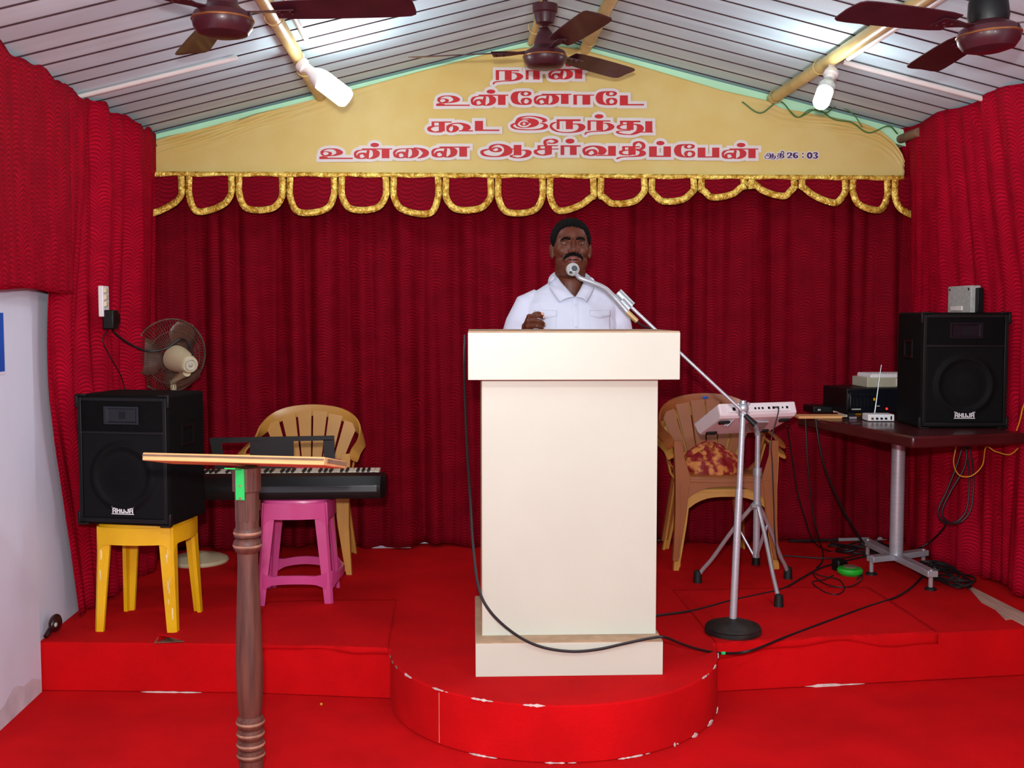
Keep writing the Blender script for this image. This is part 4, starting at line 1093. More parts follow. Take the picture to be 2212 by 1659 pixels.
# ================================================================== TABLE AND EQUIPMENT
TZ = 0.98
t = thing('pedestal_table', 'dark maroon table on a steel column against the right curtain', 'table', (2.285,5.36,STAGE))
ta = math.radians(11)
poly = [(2.026+a_*math.cos(ta)-b_*math.sin(ta), 4.608+a_*math.sin(ta)+b_*math.cos(ta)) for a_, b_ in ((0,0),(.588,0),(.588,1.0),(0,1.0))]
MB().prism([(x-2.285,y-5.36) for x,y in poly], TZ-STAGE-.052, TZ-STAGE).build('tabletop', M['tabletop'], t, bevel=.010)
MB().tube([(0,0,.075),(0,0,TZ-STAGE-.055)], .034, 28).build('column', M['steel'], t)
MB().box((0,0,TZ-STAGE-.060),(.30,.30,.016)).build('mounting_plate', M['blackp'], t)
feet = [at(2010,1274,Z=STAGE), at(1882,1241,Z=STAGE), at(1874,1203,Z=STAGE), at(1994,1226,Z=STAGE)]
for f in feet:
    d2 = Vector((f.x-2.285,f.y-5.36,0))
    bar = MB().strip([(0,0,.078),tuple(d2*.5+Vector((0,0,.080))),tuple(d2*.9+Vector((0,0,.080))),tuple(d2*1.06+Vector((0,0,.080)))], .030, .052, (0,0,1)).build('base_arm', M['steel'], t, bevel=.003)
    MB().tube([tuple(d2+Vector((0,0,.012))),tuple(d2+Vector((0,0,.098)))], .011, 14).build('levelling_foot', M['chrome'], bar)
    MB().lathe([(0,0),(.028,0),(.028,.008),(.016,.014),(0,.014)], 20, (d2.x,d2.y,0)).build('foot_pad', M['rubber'], bar)

am = at(1790,899,Z=TZ)
t = thing('amplifier', 'black mixer amplifier with a small red light on the maroon table', 'amplifier', (am.x+.285,am.y+.14,TZ), math.radians(5))
MB().b2((-.21,-.14,.016),(.21,.15,.146)).build('case', M['blackp'], t, bevel=.005)
fp = MB().b2((-.203,-.146,.020),(.203,-.139,.142)).build('front_panel', M['horn'], t, bevel=.002)
for i in range(7): MB().tube([(-.175+.022*i,-.146,.112),(-.175+.022*i,-.160,.112)], .006, 12).build('knob', M['blackp'], fp)
for i in range(6): MB().b2((-.175+.020*i,-.151,.050),(-.169+.020*i,-.145,.095)).build('fader', M['blackp'], fp)
for i in range(3): MB().tube([(.075+.0*i,-.146,.050+.03*i),(.075,-.158,.050+.03*i)], .008, 12).build('dial', M['blackp'], fp)
MB().b2((-.185,-.149,.034),(-.135,-.145,.041)).build('maker_plate', M['greybox'], fp)
MB().b2((-.055,-.149,.050),(-.030,-.145,.056)).build('panel_plate', M['greybox'], fp)
MB().b2((-.065,-.149,.082),(-.056,-.145,.095)).build('level_display', M['led_amber'], fp)
MB().ell((.010,-.148,.038), (.006,.004,.006), 12, 8).build('power_light', M['led_red'], fp)
for sx in (-1,1):
    for sy in (-1,1): MB().b2((sx*.18-.02,sy*.12-.02,0),(sx*.18+.02,sy*.12+.02,.017)).build('foot', M['rubber'], t)
    MB().tube(crom([(sx*.203,-.145,.03),(sx*.205,-.172,.045),(sx*.205,-.172,.115),(sx*.203,-.145,.13)],5), .006, 8).build('rack_handle', M['blackp'], t)
t = thing('stabiliser_box', 'beige metal box with ribbed top resting on the black amplifier', 'electrical box', (am.x+.345,am.y+.14,TZ+.147), math.radians(3))
MB().b2((-.13,-.09,0),(.13,.10,.052)).build('case', M['beigebox'], t, bevel=.004)
mb = MB(); mb.b2((-.105,-.075,.050),(.13,.09,.066))
for i in range(14): mb.b2((-.10+.016*i,-.080,.050),(-.091+.016*i,.092,.072))
mb.build('vent_top', M['white'], t, smooth=0)
MB().b2((.03,-.093,.006),(.115,-.089,.046)).build('front_plate', M['pvc'], t)
t = thing('wireless_receiver', 'small white receiver box with rear sockets at the table edge beside the loudspeaker', 'receiver', at(1905,911,Z=TZ)+Vector((0,.045,0)), math.radians(-4))
MB().b2((-.065,-.045,.003),(.065,.05,.036)).build('case', M['white'], t, bevel=.003)
for x in (-.045,-.022,.0,.022): MB().tube([(x,-.045,.016),(x,-.053,.016)], .006, 10).build('socket', M['blackp'] if x > -.04 else M['brass'], t)
MB().b2((.045,-.048,.010),(.052,-.044,.028)).build('switch', M['blackp'], t)
t = thing('antenna_rod', 'thin grey antenna rod leaning upright in front of the amplifier', 'antenna', at(1889,904,Z=TZ))
MB().lathe([(0,0),(.022,0),(.022,.02),(.008,.03),(0,.03)], 16).build('base', M['blackp'], t)
MB().tube([(0,0,.025),(.016,0,.16),(.030,0,.275)], [.004,.003,.0022], 8).build('rod', M['alu'], t)
t = thing('wooden_board', 'thin orange-brown board lying across the left corner of the maroon table', 'board', at(1776,905,Z=TZ)+Vector((.012,.05,.001)), math.radians(-2))
MB().b2((-.130,-.05,0),(.115,.07,.013)).build('plank', M['ply'], t, bevel=.002)
MB().b2((.110,-.053,-.0005),(.118,.072,.020)).build('end_cap', M['greybox'], t)
t = thing('black_case', 'flat black case lying on the back corner of the maroon table', 'case', at(1782,893,Z=TZ)+Vector((0.02,.06,0)))
MB().b2((-.085,-.06,0),(.025,.11,.038)).build('shell', M['blackp'], t, bevel=.006)
MB().b2((-.06,-.063,.015),(-.045,-.058,.024)).build('latch', M['greybox'], t)
t = thing('power_plug', 'small white and red plug lying on the table beside the orange board', 'plug', at(1800,892,Z=TZ))
MB().tube([(0,0,.012),(.025,-.01,.012)], .010, 12).build('body', M['white'], t)
MB().tube([(-.015,.006,.012),(0,0,.012)], .008, 12).build('collar', M['ink_red'], t)
t = thing('marker_pen', 'yellow marker pen on the maroon table in front of the amplifier', 'pen', at(1846,893,Z=TZ+.008))
MB().tube([(-.045,0,0),(.035,0,0)], .008, 12).build('barrel', M['wireyellow'], t)
MB().tube([(.035,0,0),(.055,0,0)], .0085, 12).build('cap', M['blackp'], t)
t = thing('jack_plug', 'silver jack plug lying at the table edge next to the white receiver', 'plug', at(1842,903,Z=TZ+.007))
MB().tube([(-.02,0,0),(.02,.005,0)], .007, 12).build('sleeve', M['chrome'], t)
MB().tube([(-.055,-.006,0),(-.02,0,0)], .006, 12).build('grip', M['blackp'], t)

# switch box on the right wall curtain
bp_ = at(2078,647,X=2.575)
t = thing('switch_box', 'grey metal switch box on the right curtain above the loudspeaker', 'switch box', bp_)
MB().box((.010,0,0),(.050,.245,.135)).build('case', M['greybox'], t, bevel=.004)
MB().box((-.017,.02,-.045),(.008,.12,.022)).build('socket_strip', M['pvc'], t, bevel=.002)
MB().box((.022,-.135,-.005),(.030,.030,.12)).build('back_box', M['blackp'], t, bevel=.003)
for y in (-.10,.10): MB().ell((-.016,y,.05),(.004,.006,.006),10,6).build('screw', M['blackp'], t)

# ================================================================== CREAM PODIUM
PO = Vector((.4405,3.86,STAGE))
t = thing('podium', 'tall cream podium with overhanging top slab on the half-round stage front', 'podium', PO, math.radians(-1.3))
MB().b2((-.341,0,0),(.341,.66,.122)).build('plinth', M['laminate'], t, bevel=.0015)
MB().b2((-.340,.001,.122),(.340,.659,.126)).build('plinth_ledge', M['mdf'], t)
MB().b2((-.316,.085,.126),(.329,.60,1.085)).build('column', M['laminate'], t, bevel=.0015)
MB().b2((-.3175,.087,.126),(-.3155,.60,1.085)).build('column_edge', M['mdf'], t)
MB().b2((-.366,-.002,1.078),(.393,.545,1.247)).build('top_slab', M['laminate'], t, bevel=.002)
MB().b2((-.364,.000,1.247),(.391,.543,1.252)).build('top_board', M['mdf'], t)
MB().b2((-.330,.075,1.072),(.342,.54,1.079)).build('slab_trim', M['mdf'], t)  # thin brown board strip under the top slab

# ================================================================== SMALL THINGS ON THE FLOOR
t = thing('cable_reel', 'green plastic disc lying on the stage near the table column', 'reel', at(1836,1241,Z=STAGE))
MB().lathe([(0,0),(.050,0),(.062,.012),(.064,.024),(.058,.034),(.02,.038),(0,.038)], 36).build('disc', M['greenp'], t)
MB().lathe([(0,.036),(.034,.036),(.034,.042),(0,.044)], 28, (.004,.01,0)).build('disc_top', M['plydark'], t)
t = thing('power_adaptor', 'black plug-in adaptor on the stage beside the green disc', 'adaptor', at(1812,1232,Z=STAGE), math.radians(30))
MB().box((0,0,.030),(.06,.05,.058)).build('body', M['blackp'], t, bevel=.008)
MB().tube([(.03,0,.03),(.055,0,.03)], .012, 12).build('plug', M['blackp'], t)
t = thing('metal_rod', 'thin metal rod lying along the foot of the back curtain', 'rod', at(1705,1169,Z=STAGE+.02))
r1 = at(1915,1163,Z=STAGE+.02)-at(1705,1169,Z=STAGE+.02)
MB().tube([(0,0,0), tuple(r1*.55)], .008, 10).build('dark_half', M['cable'], t)
MB().tube([tuple(r1*.5), tuple(r1)], .010, 10).build('bright_half', M['steel'], t)
pp_ = [at(x,y,Z=STAGE+.003) for x,y in ((793,1184),(797,1172),(830,1176),(888,1183))]
mb = MB(); mb.add([(p.x,p.y,p.z+(0.035 if i in (1,) else .012 if i == 2 else 0)) for i,p in enumerate(pp_)],[(0,1,2,3)])
tag(mb.build('paper_sheet', M['paper'], smooth=0, solid=.002), 'folded white paper lying at the foot of the back curtain beside the tan chair', 'paper')
t = thing('wooden_paddle', 'dark maroon wooden paddle leaning at the white wall corner of the stage', 'paddle', at(92,1382,Z=STAGE))
b_ = at(92,1382,Z=STAGE); e_ = at(120,1345,X=-1.60)-b_
MB().tube([(0.012,0,.012), tuple(e_*.6)], [.010,.012], 10).build('handle', M['maroonwood'], t)
MB().ell(e_*.98, (.022,.05,.036), 20, 12).build('head', M['maroonwood'], t)
MB().ell(e_*1.02+Vector((.012,-.035,.0)), (.006,.012,.010), 12, 8).build('stud', M['greybox'], t)
for x, y, l in ((694,1521,'yellow crumb lying on the red carpet below the stage left of the podium'),):
    o = MB().ell((0,0,0),(.006,.006,.005),10,6).build('crumb', M['wireyellow']); o.location = at(x,y,Z=.004); tag(o, l, 'crumb')
p3 = [at(x,y,Z=STAGE+.004) for x,y in ((333,1389),(345,1371),(398,1386))]
mb = MB(); mb.add([(p.x,p.y,p.z) for p in p3],[(0,1,2)]); struct(mb.build('trim_25', M['plydark'], smooth=0, solid=.002))
p3 = [at(338,1388,Z=STAGE+.005), at(344,1371,Z=STAGE+.035), at(390,1381,Z=STAGE+.022), at(365,1376,Z=STAGE+.006)]
mb = MB(); mb.add([tuple(p) for p in p3],[(0,1,2,3)]); struct(mb.build('trim_26', M['carpet'], smooth=0, solid=.003))

# ---- cables
Zc = STAGE+.006
def fl(x, y, dz=0): return at(x, y, Z=Zc+dz)
PY_ = 3.845
lc = cable('long black cable looping across the cream podium front and over the stage',
      [at(1004,725,Y=4.45), at(1003,800,Y=4.30), at(1008,950,Y=4.15), at(1016,1080,Y=4.0), at(1022,1180,Y=3.93), at(1034,1270,Y=3.88), at(1060,1322,Y=3.85), at(1110,1368,Y=PY_), at(1165,1396,Y=PY_), at(1230,1407,Y=PY_-.003), at(1290,1403,Y=PY_-.003), at(1350,1390,Y=PY_-.004), at(1408,1378,Y=PY_-.005), at(1436,1377,Y=PY_-.008),
       at(1470,1390,Y=3.92), at(1510,1403,Y=4.05), at(1560,1411,Z=Zc-.02), fl(1620,1406,.012), fl(1700,1375), fl(1780,1345), fl(1870,1312), fl(1935,1290), fl(1970,1268), fl(1990,1248), fl(2000,1240)], .0052)
MB().tube([at(1558,1411,Z=Zc-.019), at(1567,1411,Z=Zc-.019)], .0066, 10).build('tape', M['bracket'], lc)
cable('black cable crossing the stage behind the microphone stand toward the green disc', [fl(1395,1332), fl(1430,1328), fl(1500,1318), fl(1580,1297), fl(1640,1284), fl(1690,1272), fl(1730,1250), fl(1770,1228), fl(1810,1216), fl(1850,1206), fl(1880,1200)], .0050)
cable('thin tangled black lead looping on the stage around the green disc', [fl(1850,1252), fl(1862,1240), fl(1858,1256), fl(1830,1268), fl(1790,1264), fl(1765,1250), fl(1757,1238), fl(1775,1244), fl(1812,1252), fl(1824,1272), fl(1808,1284), fl(1780,1278), fl(1755,1258), fl(1780,1252), fl(1800,1243)], .0030)
hang = 'black cables hanging from the table'
cable('thick black cable hanging from the board end of the table to the floor', [at(1762,905,Y=5.40), at(1770,960,Y=5.40), at(1785,1020,Y=5.42), at(1815,1090,Y=5.48), at(1850,1150,Y=5.55), fl(1880,1190,.01), fl(1905,1205)], .0060, group=None)
cable('thin black cable dropping straight below the table corner beside the chair stack', [at(1740,905,Y=5.42), at(1745,1000,Y=5.42), at(1755,1100,Y=5.45), at(1768,1160,Y=5.5), fl(1778,1195,.004), fl(1775,1215), fl(1762,1228)], .0040)
cable('black cable hanging between the drum pad and the table down to the floor', [at(1700,920,Y=5.22), at(1708,970,Y=5.3), at(1722,1060,Y=5.4), at(1742,1130,Y=5.5), at(1758,1170,Y=5.6), fl(1790,1190), fl(1845,1198)], .0038)
for k, off in enumerate((0, 9)):
    cable(('black cable looping low below the table beside the steel column','second black cable hanging closer to the wall below the table')[k],
          [at(2080+off,962,Y=5.10), at(2065+off*2,1010,Y=5.10), at(2045+off,1060,Y=5.11), at(2026+off,1105,Y=5.12), at(2040+off,1128,Y=5.12), at(2066+off,1127,Y=5.12), at(2088+off,1100,Y=5.11), at(2094+off,1040,Y=5.11), at(2090+off,990,Y=5.10), at(2084+off,962,Y=5.10)], .0048)
cable('black cable trailing from the hanging loop down to the floor behind the column', [at(2045,1128,Y=5.12), at(2035,1145,Y=5.22), at(2010,1170,Y=5.45), at(1985,1184,Y=5.5), fl(1965,1192)], .0045)
# coiled cable on the floor by the table base
mb = MB(); cc = at(2035,1252,Z=STAGE); rr = random.Random(12)
pts = []
for i in range(130):
    a = i*.36; r_ = .9+.22*math.sin(i*.21)
    pts.append((cc.x+.085*r_*math.cos(a)+.02*math.sin(i*.13)+.03*math.sin(a)*0, cc.y+.20*r_*math.sin(a)-.02, STAGE+.010+.030*(.5+.5*math.sin(i*.77))+.00012*i))
tag(MB().tube(crom(pts,3), .0055, 7).build('cable_coil', M['cable']), 'heaped coil of black cable on the stage at the foot of the table', 'cable')
mb = MB(); cc = at(1880,1195,Z=STAGE)
pts = [(cc.x-.16+.30*(.5+.5*math.sin(i*.55))+.03*math.sin(i*1.9), cc.y+.06+.10*math.sin(i*.8+1), STAGE+.008+.012*(1+math.sin(i*1.3))) for i in range(60)]
tag(MB().tube(crom(pts,4), .0048, 7).build('cable_coil', M['cable']), 'loose heap of black cable behind the table base near the metal rod', 'cable')
cable('yellow wire dangling in loops under the right end of the table', [at(2066,962,Y=5.05), at(2060,1000,Y=5.05), at(2072,1026,Y=5.05), at(2098,1028,Y=5.03), at(2122,1005,Y=5.0), at(2130,966,Y=4.95), at(2150,975,Y=4.92), at(2180,982,Y=4.87), at(2200,968,Y=4.84), at(2216,955,Y=4.80)], .0030, 'wireyellow', name='electric_wire', cat='wire')
cable('yellow wire climbing the right curtain beside the loudspeaker', [at(2196,930,X=2.555), at(2204,905,X=2.55), at(2210,880,X=2.55), at(2222,860,X=2.55), at(2240,900,X=2.55)], .0030, 'wireyellow', name='electric_wire', cat='wire')
cable('short dark cable lying on the stage behind the brown chair', [fl(1690,1200), fl(1730,1203), fl(1780,1206), fl(1830,1204), fl(1860,1196)], .0040)

# blue poster on the left wall
ps = [at(-60,673,X=-1.6265), at(8,675,X=-1.6265), at(11,808,X=-1.6265), at(-60,813,X=-1.6265)]
y0, y1 = 3.35, ps[1].y
t = thing('poster', 'blue poster with white edge on the white left wall', 'poster', (-1.6265,(y0+y1)/2,(ps[1].z+ps[2].z)/2))
hh = (ps[1].z-ps[2].z)/2; hw = (y1-y0)/2
MB().box((0,0,0),(.003,2*hw,2*hh)).build('sheet', M['paper'], t)
MB().box((.002,-.006,.005),(.002,2*hw-.012,2*hh-.012)).build('print', M['poster'], t)
# ================================================================== THE SPEAKING MAN
from mathutils.bvhtree import BVHTree
MAN = Vector((.537, 4.735, STAGE))
man = thing('person', 'man in a white short-sleeved collared shirt speaking behind the cream podium, one hand raised', 'person', MAN)
def remeshed(mb, voxel, iters, fac=0.5):
    """one continuous skin over overlapping volumes"""
    me = bpy.data.meshes.new('tmp'); me.from_pydata(mb.v, [], mb.f)
    bm = bmesh.new(); bm.from_mesh(me); bmesh.ops.recalc_face_normals(bm, faces=bm.faces); bm.to_mesh(me); bm.free()
    ob = bpy.data.objects.new('tmp', me); C.objects.link(ob)
    r = ob.modifiers.new('r', 'REMESH'); r.mode = 'VOXEL'; r.voxel_size = voxel
    s = ob.modifiers.new('s', 'SMOOTH'); s.factor = fac; s.iterations = iters
    dg = bpy.context.evaluated_depsgraph_get(); dg.update()
    out = bpy.data.meshes.new_from_object(ob.evaluated_get(dg))
    bpy.data.objects.remove(ob); bpy.data.meshes.remove(me)
    return out
def link_mesh(name, me, m, parent):
    me.name = name; me.materials.clear(); me.materials.append(m)
    me.polygons.foreach_set('use_smooth', [True]*len(me.polygons))
    o = bpy.data.objects.new(name, me); C.objects.link(o); o.parent = parent; return o
HC = Vector((0,-.030,1.613))
def H(x, y, z): return HC+Vector((x,y,z))
b = MB()
# head
b.ell(H(0,.018,.022), (.079,.096,.083), 32, 20)
b.ell(H(0,-.018,-.020), (.0755,.072,.082), 32, 20)
b.ell(H(0,-.018,-.078), (.0705,.068,.052), 28, 16)
b.ell(H(0,-.058,-.116), (.038,.028,.025), 20, 12)
b.ell(H(0,-.010,-.118), (.063,.062,.034), 20, 12)
for s in (1,-1):
    b.ell(H(s*.042,-.062,-.030), (.026,.022,.024), 16, 10)
    b.ell(H(s*.030,-.078,.020), (.026,.011,.009), 16, 10)
    b.ell(H(s*.030,-.080,-.062), (.016,.012,.020), 14, 10)
    b.ell(H(s*.083,.012,-.028), (.011,.018,.031), 16, 12, rotm(z=s*-18))
    b.ell(H(s*.080,.004,-.050), (.009,.010,.012), 12, 8)
    b.ell(H(s*.0135,-.100,-.034), (.0095,.012,.009), 14, 10)
b.tube([H(0,-.080,.014),H(0,-.090,-.004),H(0,-.103,-.022),H(0,-.109,-.031)], [.010,.009,.010,.012], 14)
b.ell(H(0,-.106,-.031), (.0125,.012,.010), 16, 10)
b.ell(H(0,-.086,-.060), (.026,.012,.012), 18, 10)
b.ell(H(0,-.080,-.088), (.024,.012,.010), 18, 10)
# neck, trunk, legs
b.tube([H(0,.015,-.080),(0,.000,1.46),(0,.01,1.38)], [.066,.067,.078], 28)
b.rings([[(rx*math.cos(2*PI*j/32), cy+ry*math.sin(2*PI*j/32), z) for j in range(32)] for z, rx, ry, cy in
         ((.84,.15,.10,.01),(.92,.165,.115,.0),(1.05,.168,.120,-.005),(1.18,.172,.115,0),(1.30,.168,.098,.005),(1.37,.135,.075,.01),(1.42,.09,.06,.01),(1.45,.05,.045,.01))])
for s in (1,-1):
    b.tube([(s*.085,0,.90),(s*.095,0,.70),(s*.095,-.01,.48),(s*.095,.015,.25),(s*.095,.02,.07)], [.090,.082,.058,.052,.042], 20)
    b.ell((s*.10,-.05,.035), (.045,.125,.034), 20, 12)
# left arm hanging, forearm toward the podium
b.tube([(.165,.01,1.365),(.20,.015,1.30),(.225,.02,1.12),(.232,.015,1.06)], [.044,.048,.044,.042], 18)
b.tube([(.232,.015,1.06),(.215,-.08,1.03),(.190,-.165,1.035)], [.042,.038,.027], 18)
b.ell((.183,-.205,1.035), (.040,.048,.016), 18, 10, rotm(z=10))
for k, (dx, L) in enumerate(((-.028,.062),(-.010,.072),(.008,.066),(.026,.052))):
    b.tube(crom([(.178+dx,-.238,1.036),(.172+dx,-.238-L*.5,1.042),(.166+dx,-.238-L*.85,1.032),(.164+dx,-.238-L,1.022)],4), .0085, 10)
b.tube(crom([(.150,-.195,1.032),(.130,-.215,1.030),(.122,-.240,1.026)],4), .010, 10)
# raised right arm and loosely closed hand
b.tube([(-.165,.01,1.365),(-.205,.005,1.30),(-.255,-.01,1.13),(-.262,-.015,1.085)], [.044,.048,.046,.043], 18)
b.tube([(-.262,-.015,1.085),(-.235,-.10,1.14),(-.207,-.175,1.205)], [.043,.038,.028], 18)
b.tube([(-.207,-.175,1.205),(-.203,-.195,1.235),(-.200,-.212,1.262)], [.028,.031,.034], 18, flat=.75)
KN = [(-.196,-.240,1.303),(-.200,-.250,1.283),(-.202,-.250,1.262),(-.202,-.244,1.243)]
for k, p in enumerate(KN):
    b.ell(p, (.0125,.0125,.0115), 12, 8)
    b.tube([(-.205,-.200,1.255),p], [.020,.0115], 12)
fing = []
for k, p in enumerate(KN):
    p = Vector(p); l = (1.0,1.06,1.0,.86)[k]
    if k == 0: ch = [p, p+Vector((.030,-.024,.004))*l, p+Vector((.047,-.016,.000))*l, p+Vector((.055,-.006,-.006))*l]
    elif k == 3: ch = [p, p+Vector((.034,-.018,-.004))*l, p+Vector((.052,-.004,-.010))*l, p+Vector((.056,.010,-.014))*l]
    else: ch = [p, p+Vector((.034,-.024,.002))*l, p+Vector((.054,-.012,-.006))*l, p+Vector((.060,.002,-.014))*l]
    b.tube(crom(ch,5), [.0098,.0098,.0098,.0096,.0096]+[.0092]*5+[.0084]*5+[.007], 12)
    b.ell(ch[-1], (.0075,.0075,.0075), 10, 8); b.ell(ch[1], (.0103,.0103,.0100), 10, 8)
    fing.append(ch)
TH = crom([(-.196,-.205,1.270),(-.180,-.215,1.303),(-.164,-.240,1.314),(-.144,-.254,1.311)],5)
b.tube(TH, list(np.interp(np.linspace(0,1,len(TH)),[0,.4,.8,1],[.015,.0115,.010,.007])), 12)
b.ell(TH[-1], (.0075,.0075,.0075), 10, 8)
body_me = remeshed(b, .0030, 4)
body = link_mesh('body', body_me, M['skin'], man)
bvh = BVHTree.FromPolygons([v.co.copy() for v in body_me.vertices], [tuple(p.vertices) for p in body_me.polygons])
def front(x, z, tree=None, z0=None):
    h = (tree or bvh).ray_cast(Vector((x,-1.0,z)), Vector((0,1,0)))
    return h[0].y if h[0] is not None else -.1
# eyes
for s in (1,-1):
    x, z = s*.031, HC.z+.001
    y = front(x, z)
    e = MB().ell((x, y+.0085, z), (.0150,.0115,.0078), 24, 16).build('eye', M['eye'], man, smooth=180)
    MB().ell((x, y-.0014, z-.0005), (.0058,.0026,.0058), 18, 10).build('iris', M['iris'], e, smooth=180)
    ld = MB()
    P = [(x+dx, front(x+dx, z+dz)-.0015, z+dz) for dx, dz in ((-.0175,-.001),(-.010,.0048),(0,.0066),(.010,.0048),(.0175,-.001))]
    ld.tube(crom(P,5), .0036, 8)
    P = [(x+dx, front(x+dx, z+dz)-.0010, z+dz) for dx, dz in ((-.0175,-.001),(-.009,-.0058),(0,-.0070),(.009,-.0058),(.0175,-.001))]
    ld.tube(crom(P,5), .0026, 8)
    ld.build('eyelid', M['skin'], e, smooth=180)
    P = [(s*x_, front(s*x_, HC.z+z_)-.0012, HC.z+z_) for x_, z_ in ((.012,.0165),(.022,.0205),(.036,.0215),(.047,.0165),(.054,.0095))]
    Pc = crom(P,5)
    MB().tube(Pc, list(np.interp(np.linspace(0,1,len(Pc)),[0,.25,.7,1],[.0040,.0058,.0045,.0015])), 8, flat=.55, up=(0,0,1)).build('eyebrow', M['hair'], man, smooth=180)
# mouth and moustache
P = [(x_, front(x_, HC.z+z_)-.003, HC.z+z_) for x_, z_ in ((-.041,-.071),(-.034,-.059),(-.020,-.0505),(-.006,-.0475),(.006,-.0475),(.020,-.0505),(.034,-.059),(.041,-.071))]
Pc = crom(P,6)
MB().tube(Pc, list(np.interp(np.linspace(0,1,len(Pc)),[0,.15,.35,.5,.65,.85,1],[.0025,.0065,.0095,.0090,.0095,.0065,.0025])), 10, flat=.6, up=(0,0,1)).build('moustache', M['hair'], man, smooth=180)
lp = MB()
for zz, r_, L in ((-.0635,.0048,.022),(-.0775,.0062,.020)):
    P = [(x_, front(x_, HC.z+zz)-.0015, HC.z+zz-(.003 if zz > -.07 else -.004)*(x_/.022)**2) for x_ in np.linspace(-L,L,7)]
    Pc = crom(P,4)
    lp.tube(Pc, [r_*max(.25,1-abs(2*i/(len(Pc)-1)-1)**2.5) for i in range(len(Pc))], 10, up=(0,0,1))
lp.build('lips', M['lip'], man, smooth=180)
MB().ell((0, front(0,HC.z-.0705)+.004, HC.z-.0705), (.016,.006,.0045), 16, 8).build('open_mouth', M['iris'], man, smooth=180)
# hair
cc = H(0,.018,.024)
hl_a = [0,30,46,58,70,84,98,112,135,180]; hl_z = [.079,.073,.064,.030,-.018,-.034,.006,-.025,-.085,-.095]
rh = random.Random(3); wob = [rh.uniform(-1,1) for _ in range(200)]
def hairf(u, v):
    a = -PI+2*PI*u                     # 0 faces -y
    zb = float(np.interp(abs(math.degrees(a)), hl_a, hl_z)) - .024 + .0035*wob[int(u*119)]
    pol = math.acos(max(-1,min(1, zb/.089)))
    th = pol*v
    d = Vector((math.sin(th)*math.sin(a), -math.sin(th)*math.cos(a), math.cos(th)))
    edge = min(1, (1-v)/.16)
    k = -.004+.010*edge**.5 + .0012*math.sin(a*37+th*5)
    return tuple(cc+Vector((d.x*(.080+k), d.y*(.098+k), d.z*(.083+k))))
MB().grid(hairf, 120, 40).build('hair', M['hair'], man, smooth=180, solid=.003)
# nails of the raised hand
for k, ch in enumerate(fing):
    a, c_ = Vector(ch[2]), Vector(ch[3]); m_ = a.lerp(c_,.75)
    MB().ell(m_+Vector((.0035,-.0065,.002)), (.0066,.0034,.0066), 12, 8).build('fingernail', M['nail'], man, smooth=180)
MB().ell(Vector(TH[-1])+Vector((.001,-.0055,.003)), (.0068,.0034,.0062), 12, 8).build('fingernail', M['nail'], man, smooth=180)

# shirt
sh = MB()
secs = ((.90,.190,.145,-.010),(1.02,.194,.150,-.012),(1.14,.196,.146,-.010),(1.24,.200,.138,-.006),(1.31,.204,.128,0),(1.36,.200,.114,.006),(1.40,.168,.094,.010),(1.43,.122,.084,.010),(1.455,.082,.076,.006),(1.48,.068,.070,.004))
def supere(rx, ry, cy, z, n=48, e=2.5):
    out = []
    for j in range(n):
        a = 2*PI*j/n; c_, s_ = math.cos(a), math.sin(a)
        out.append((rx*math.copysign(abs(c_)**(2/e),c_), cy+ry*math.copysign(abs(s_)**(2/e),s_), z))
    return out
sh.rings([supere(rx, ry, cy, z) for z, rx, ry, cy in secs])
sh.tube([(-.130,.012,1.368),(-.178,.010,1.345),(-.208,.0,1.27),(-.228,-.008,1.18),(-.238,-.012,1.12)], [.058,.066,.074,.082,.084], 24)
sh.tube([(.130,.012,1.368),(.178,.010,1.345),(.198,.008,1.27),(.210,.01,1.18),(.216,.012,1.12)], [.058,.066,.072,.076,.078], 24)
sme = remeshed(sh, .0042, 6)
bm = bmesh.new(); bm.from_mesh(sme)
# soft drape folds
for v in bm.verts:
    x, y, z = v.co
    if z < 1.40:
        f = .0036*math.sin(x*46+z*14)*math.exp(-((abs(x)-.15)/.06)**2) + .0028*math.sin((z*60)-(x*22))*math.exp(-((abs(x)-.19)/.05)**2)
        f += .0026*math.sin(x*70-z*40)*max(0, (1.36-z)/.3)*.6
        v.co += v.normal*f
VZ, VX = 1.383, .010
kill = []
for f in bm.faces:
    c_ = f.calc_center_median()
    if math.hypot(c_.x, c_.y-.005) < .0675 and c_.z > 1.44: kill.append(f)
    elif c_.y < -.01 and c_.z > VZ and abs(c_.x-VX*(1-(c_.z-VZ)/.1)) < .066*((c_.z-VZ)/(1.478-VZ))**.9: kill.append(f)
bmesh.ops.delete(bm, geom=kill, context='FACES')
bmesh.ops.delete(bm, geom=[v for v in bm.verts if not v.link_faces], context='VERTS')
for _ in range(14):                      # ease the cut edge into a clean neckline
    nb = {}
    for v in bm.verts:
        if v.is_boundary:
            q = [e.other_vert(v).co for e in v.link_edges if e.is_boundary]
            if len(q) == 2: nb[v] = v.co*.4+(q[0]+q[1])*.3
    for v, c_ in nb.items(): v.co = c_
bm.to_mesh(sme); bm.free()
shirt = link_mesh('shirt', sme, M['shirt'], man)
d_ = shirt.modifiers.new('cloth', 'SOLIDIFY'); d_.thickness = .002; d_.offset = 0
sbvh = BVHTree.FromPolygons([v.co.copy() for v in sme.vertices], [tuple(p.vertices) for p in sme.polygons])
def sf_(x, z): return front(x, z, sbvh)
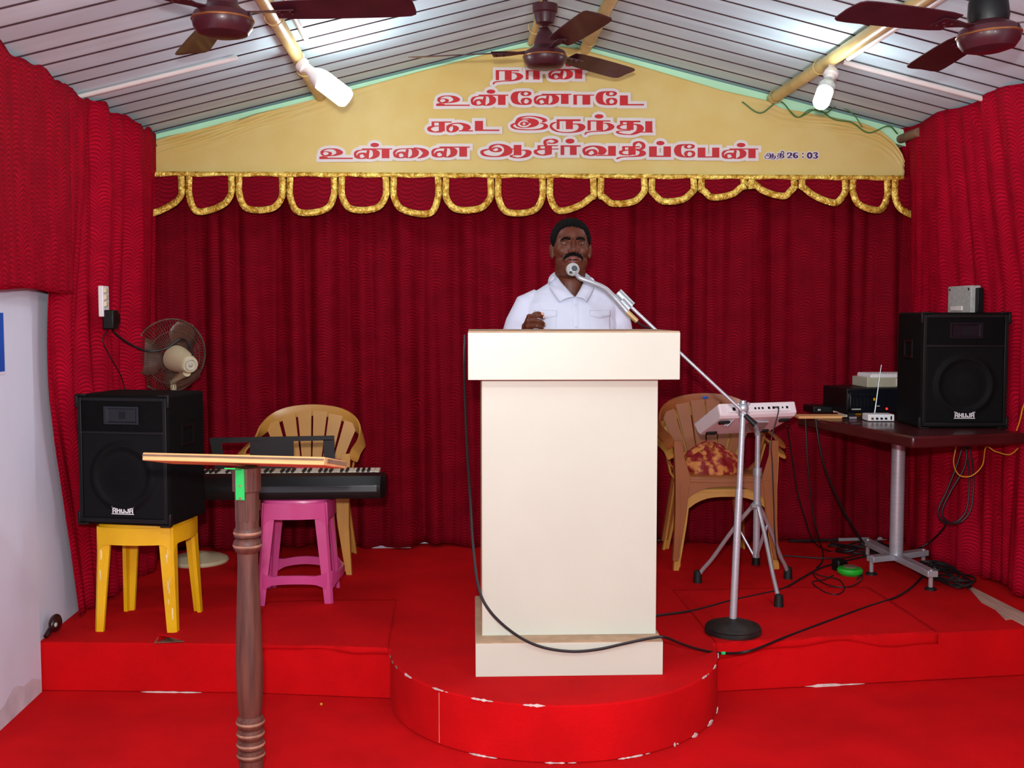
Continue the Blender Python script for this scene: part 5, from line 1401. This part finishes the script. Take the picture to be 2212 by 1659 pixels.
for s in (1,-1):
    inner = crom([(0,.074,1.500),(s*.050,.056,1.500),(s*.0655,.008,1.492),(s*.058,-.046,1.468),(s*.034+.004,-.092,1.428),(s*.004+VX,-.118,1.386)],6)
    outer = crom([(0,.092,1.452),(s*.066,.072,1.450),(s*.094,.006,1.442),(s*.096,-.055,1.424),(s*.082,-.095,1.400),(s*.058,-.118,1.362)],6)
    n = len(inner)
    def cf(u, v):
        i = min(n-1, int(round(u*(n-1)))); p = inner[i].lerp(outer[i], v)
        o_ = Vector((p.x, p.y, 0)).normalized()*(.010*math.sin(PI*v))
        q = p+o_+Vector((0,0,.006*math.sin(PI*v)))
        if q.y < -.03:
            fy = sf_(q.x, q.z)
            if fy < -.02 and fy > -.3: q.y = min(q.y, fy-.005)
        return tuple(q)
    MB().grid(cf, n-1, 8).build('collar', M['shirt'], shirt, smooth=180, solid=.0025)
mb = MB(); zz = np.linspace(1.378,.93,26)
mb.rings([[(VX+dx-.001, sf_(VX+dx, z)-.0025+dy, z) for dx, dy in ((-.016,.002),(-.013,-.0008),(.013,-.0008),(.016,.002))] for z in zz], cap=False, closed=False)
mb.build('placket', M['shirt'], shirt, smooth=180)
for z in (1.352,1.258,1.165,1.075):
    MB().lathe([(0,-.001),(.0055,-.001),(.0060,.0004),(.0045,.001),(0,.0006)], 16, (VX, sf_(VX,z)-.0045, z), rotm(x=90)).build('button', M['button'], shirt)
for s in (1,-1):
    def pk(u, v):
        x = s*(.072+.090*u); z = 1.325-.125*v+(-.012*(1-abs(2*u-1)) if v == 1 else 0)
        return (x, sf_(x,z)-.0022, z)
    p_ = MB().grid(pk, 12, 12).build('pocket', M['shirt'], shirt, smooth=180, solid=.0016)
    def pf(u, v):
        x = s*(.070+.094*u); z = 1.330-.026*v-(.010*(1-abs(2*u-1)) if v == 1 else 0)
        return (x, sf_(x,z)-.0048, z)
    MB().grid(pf, 12, 4).build('pocket_flap', M['shirt'], p_, smooth=180, solid=.0018)
tr = MB()
tr.rings([supere(rx, ry, cy, z, 40, 2.2) for z, rx, ry, cy in ((.80,.172,.118,0),(.90,.180,.126,0),(.99,.178,.128,0))])
for s in (1,-1): tr.tube([(s*.088,0,.90),(s*.098,0,.70),(s*.100,-.01,.48),(s*.100,.015,.25),(s*.100,.02,.05)], [.098,.094,.076,.072,.068], 24)
link_mesh('trousers', remeshed(tr, .008, 4), M['trouser'], man)
for s in (1,-1):
    m_ = MB().rings([[(s*.10+x, y, z) for x, y, z in supere(w_, l_, cy, z_, 28, 2.4)] for z_, w_, l_, cy in ((0.001,.050,.138,-.05),(.025,.052,.140,-.05),(.045,.049,.128,-.046),(.075,.050,.080,-.005),(.095,.050,.058,.015))])
    m_.build('shoe', M['shoe'], man, smooth=60)
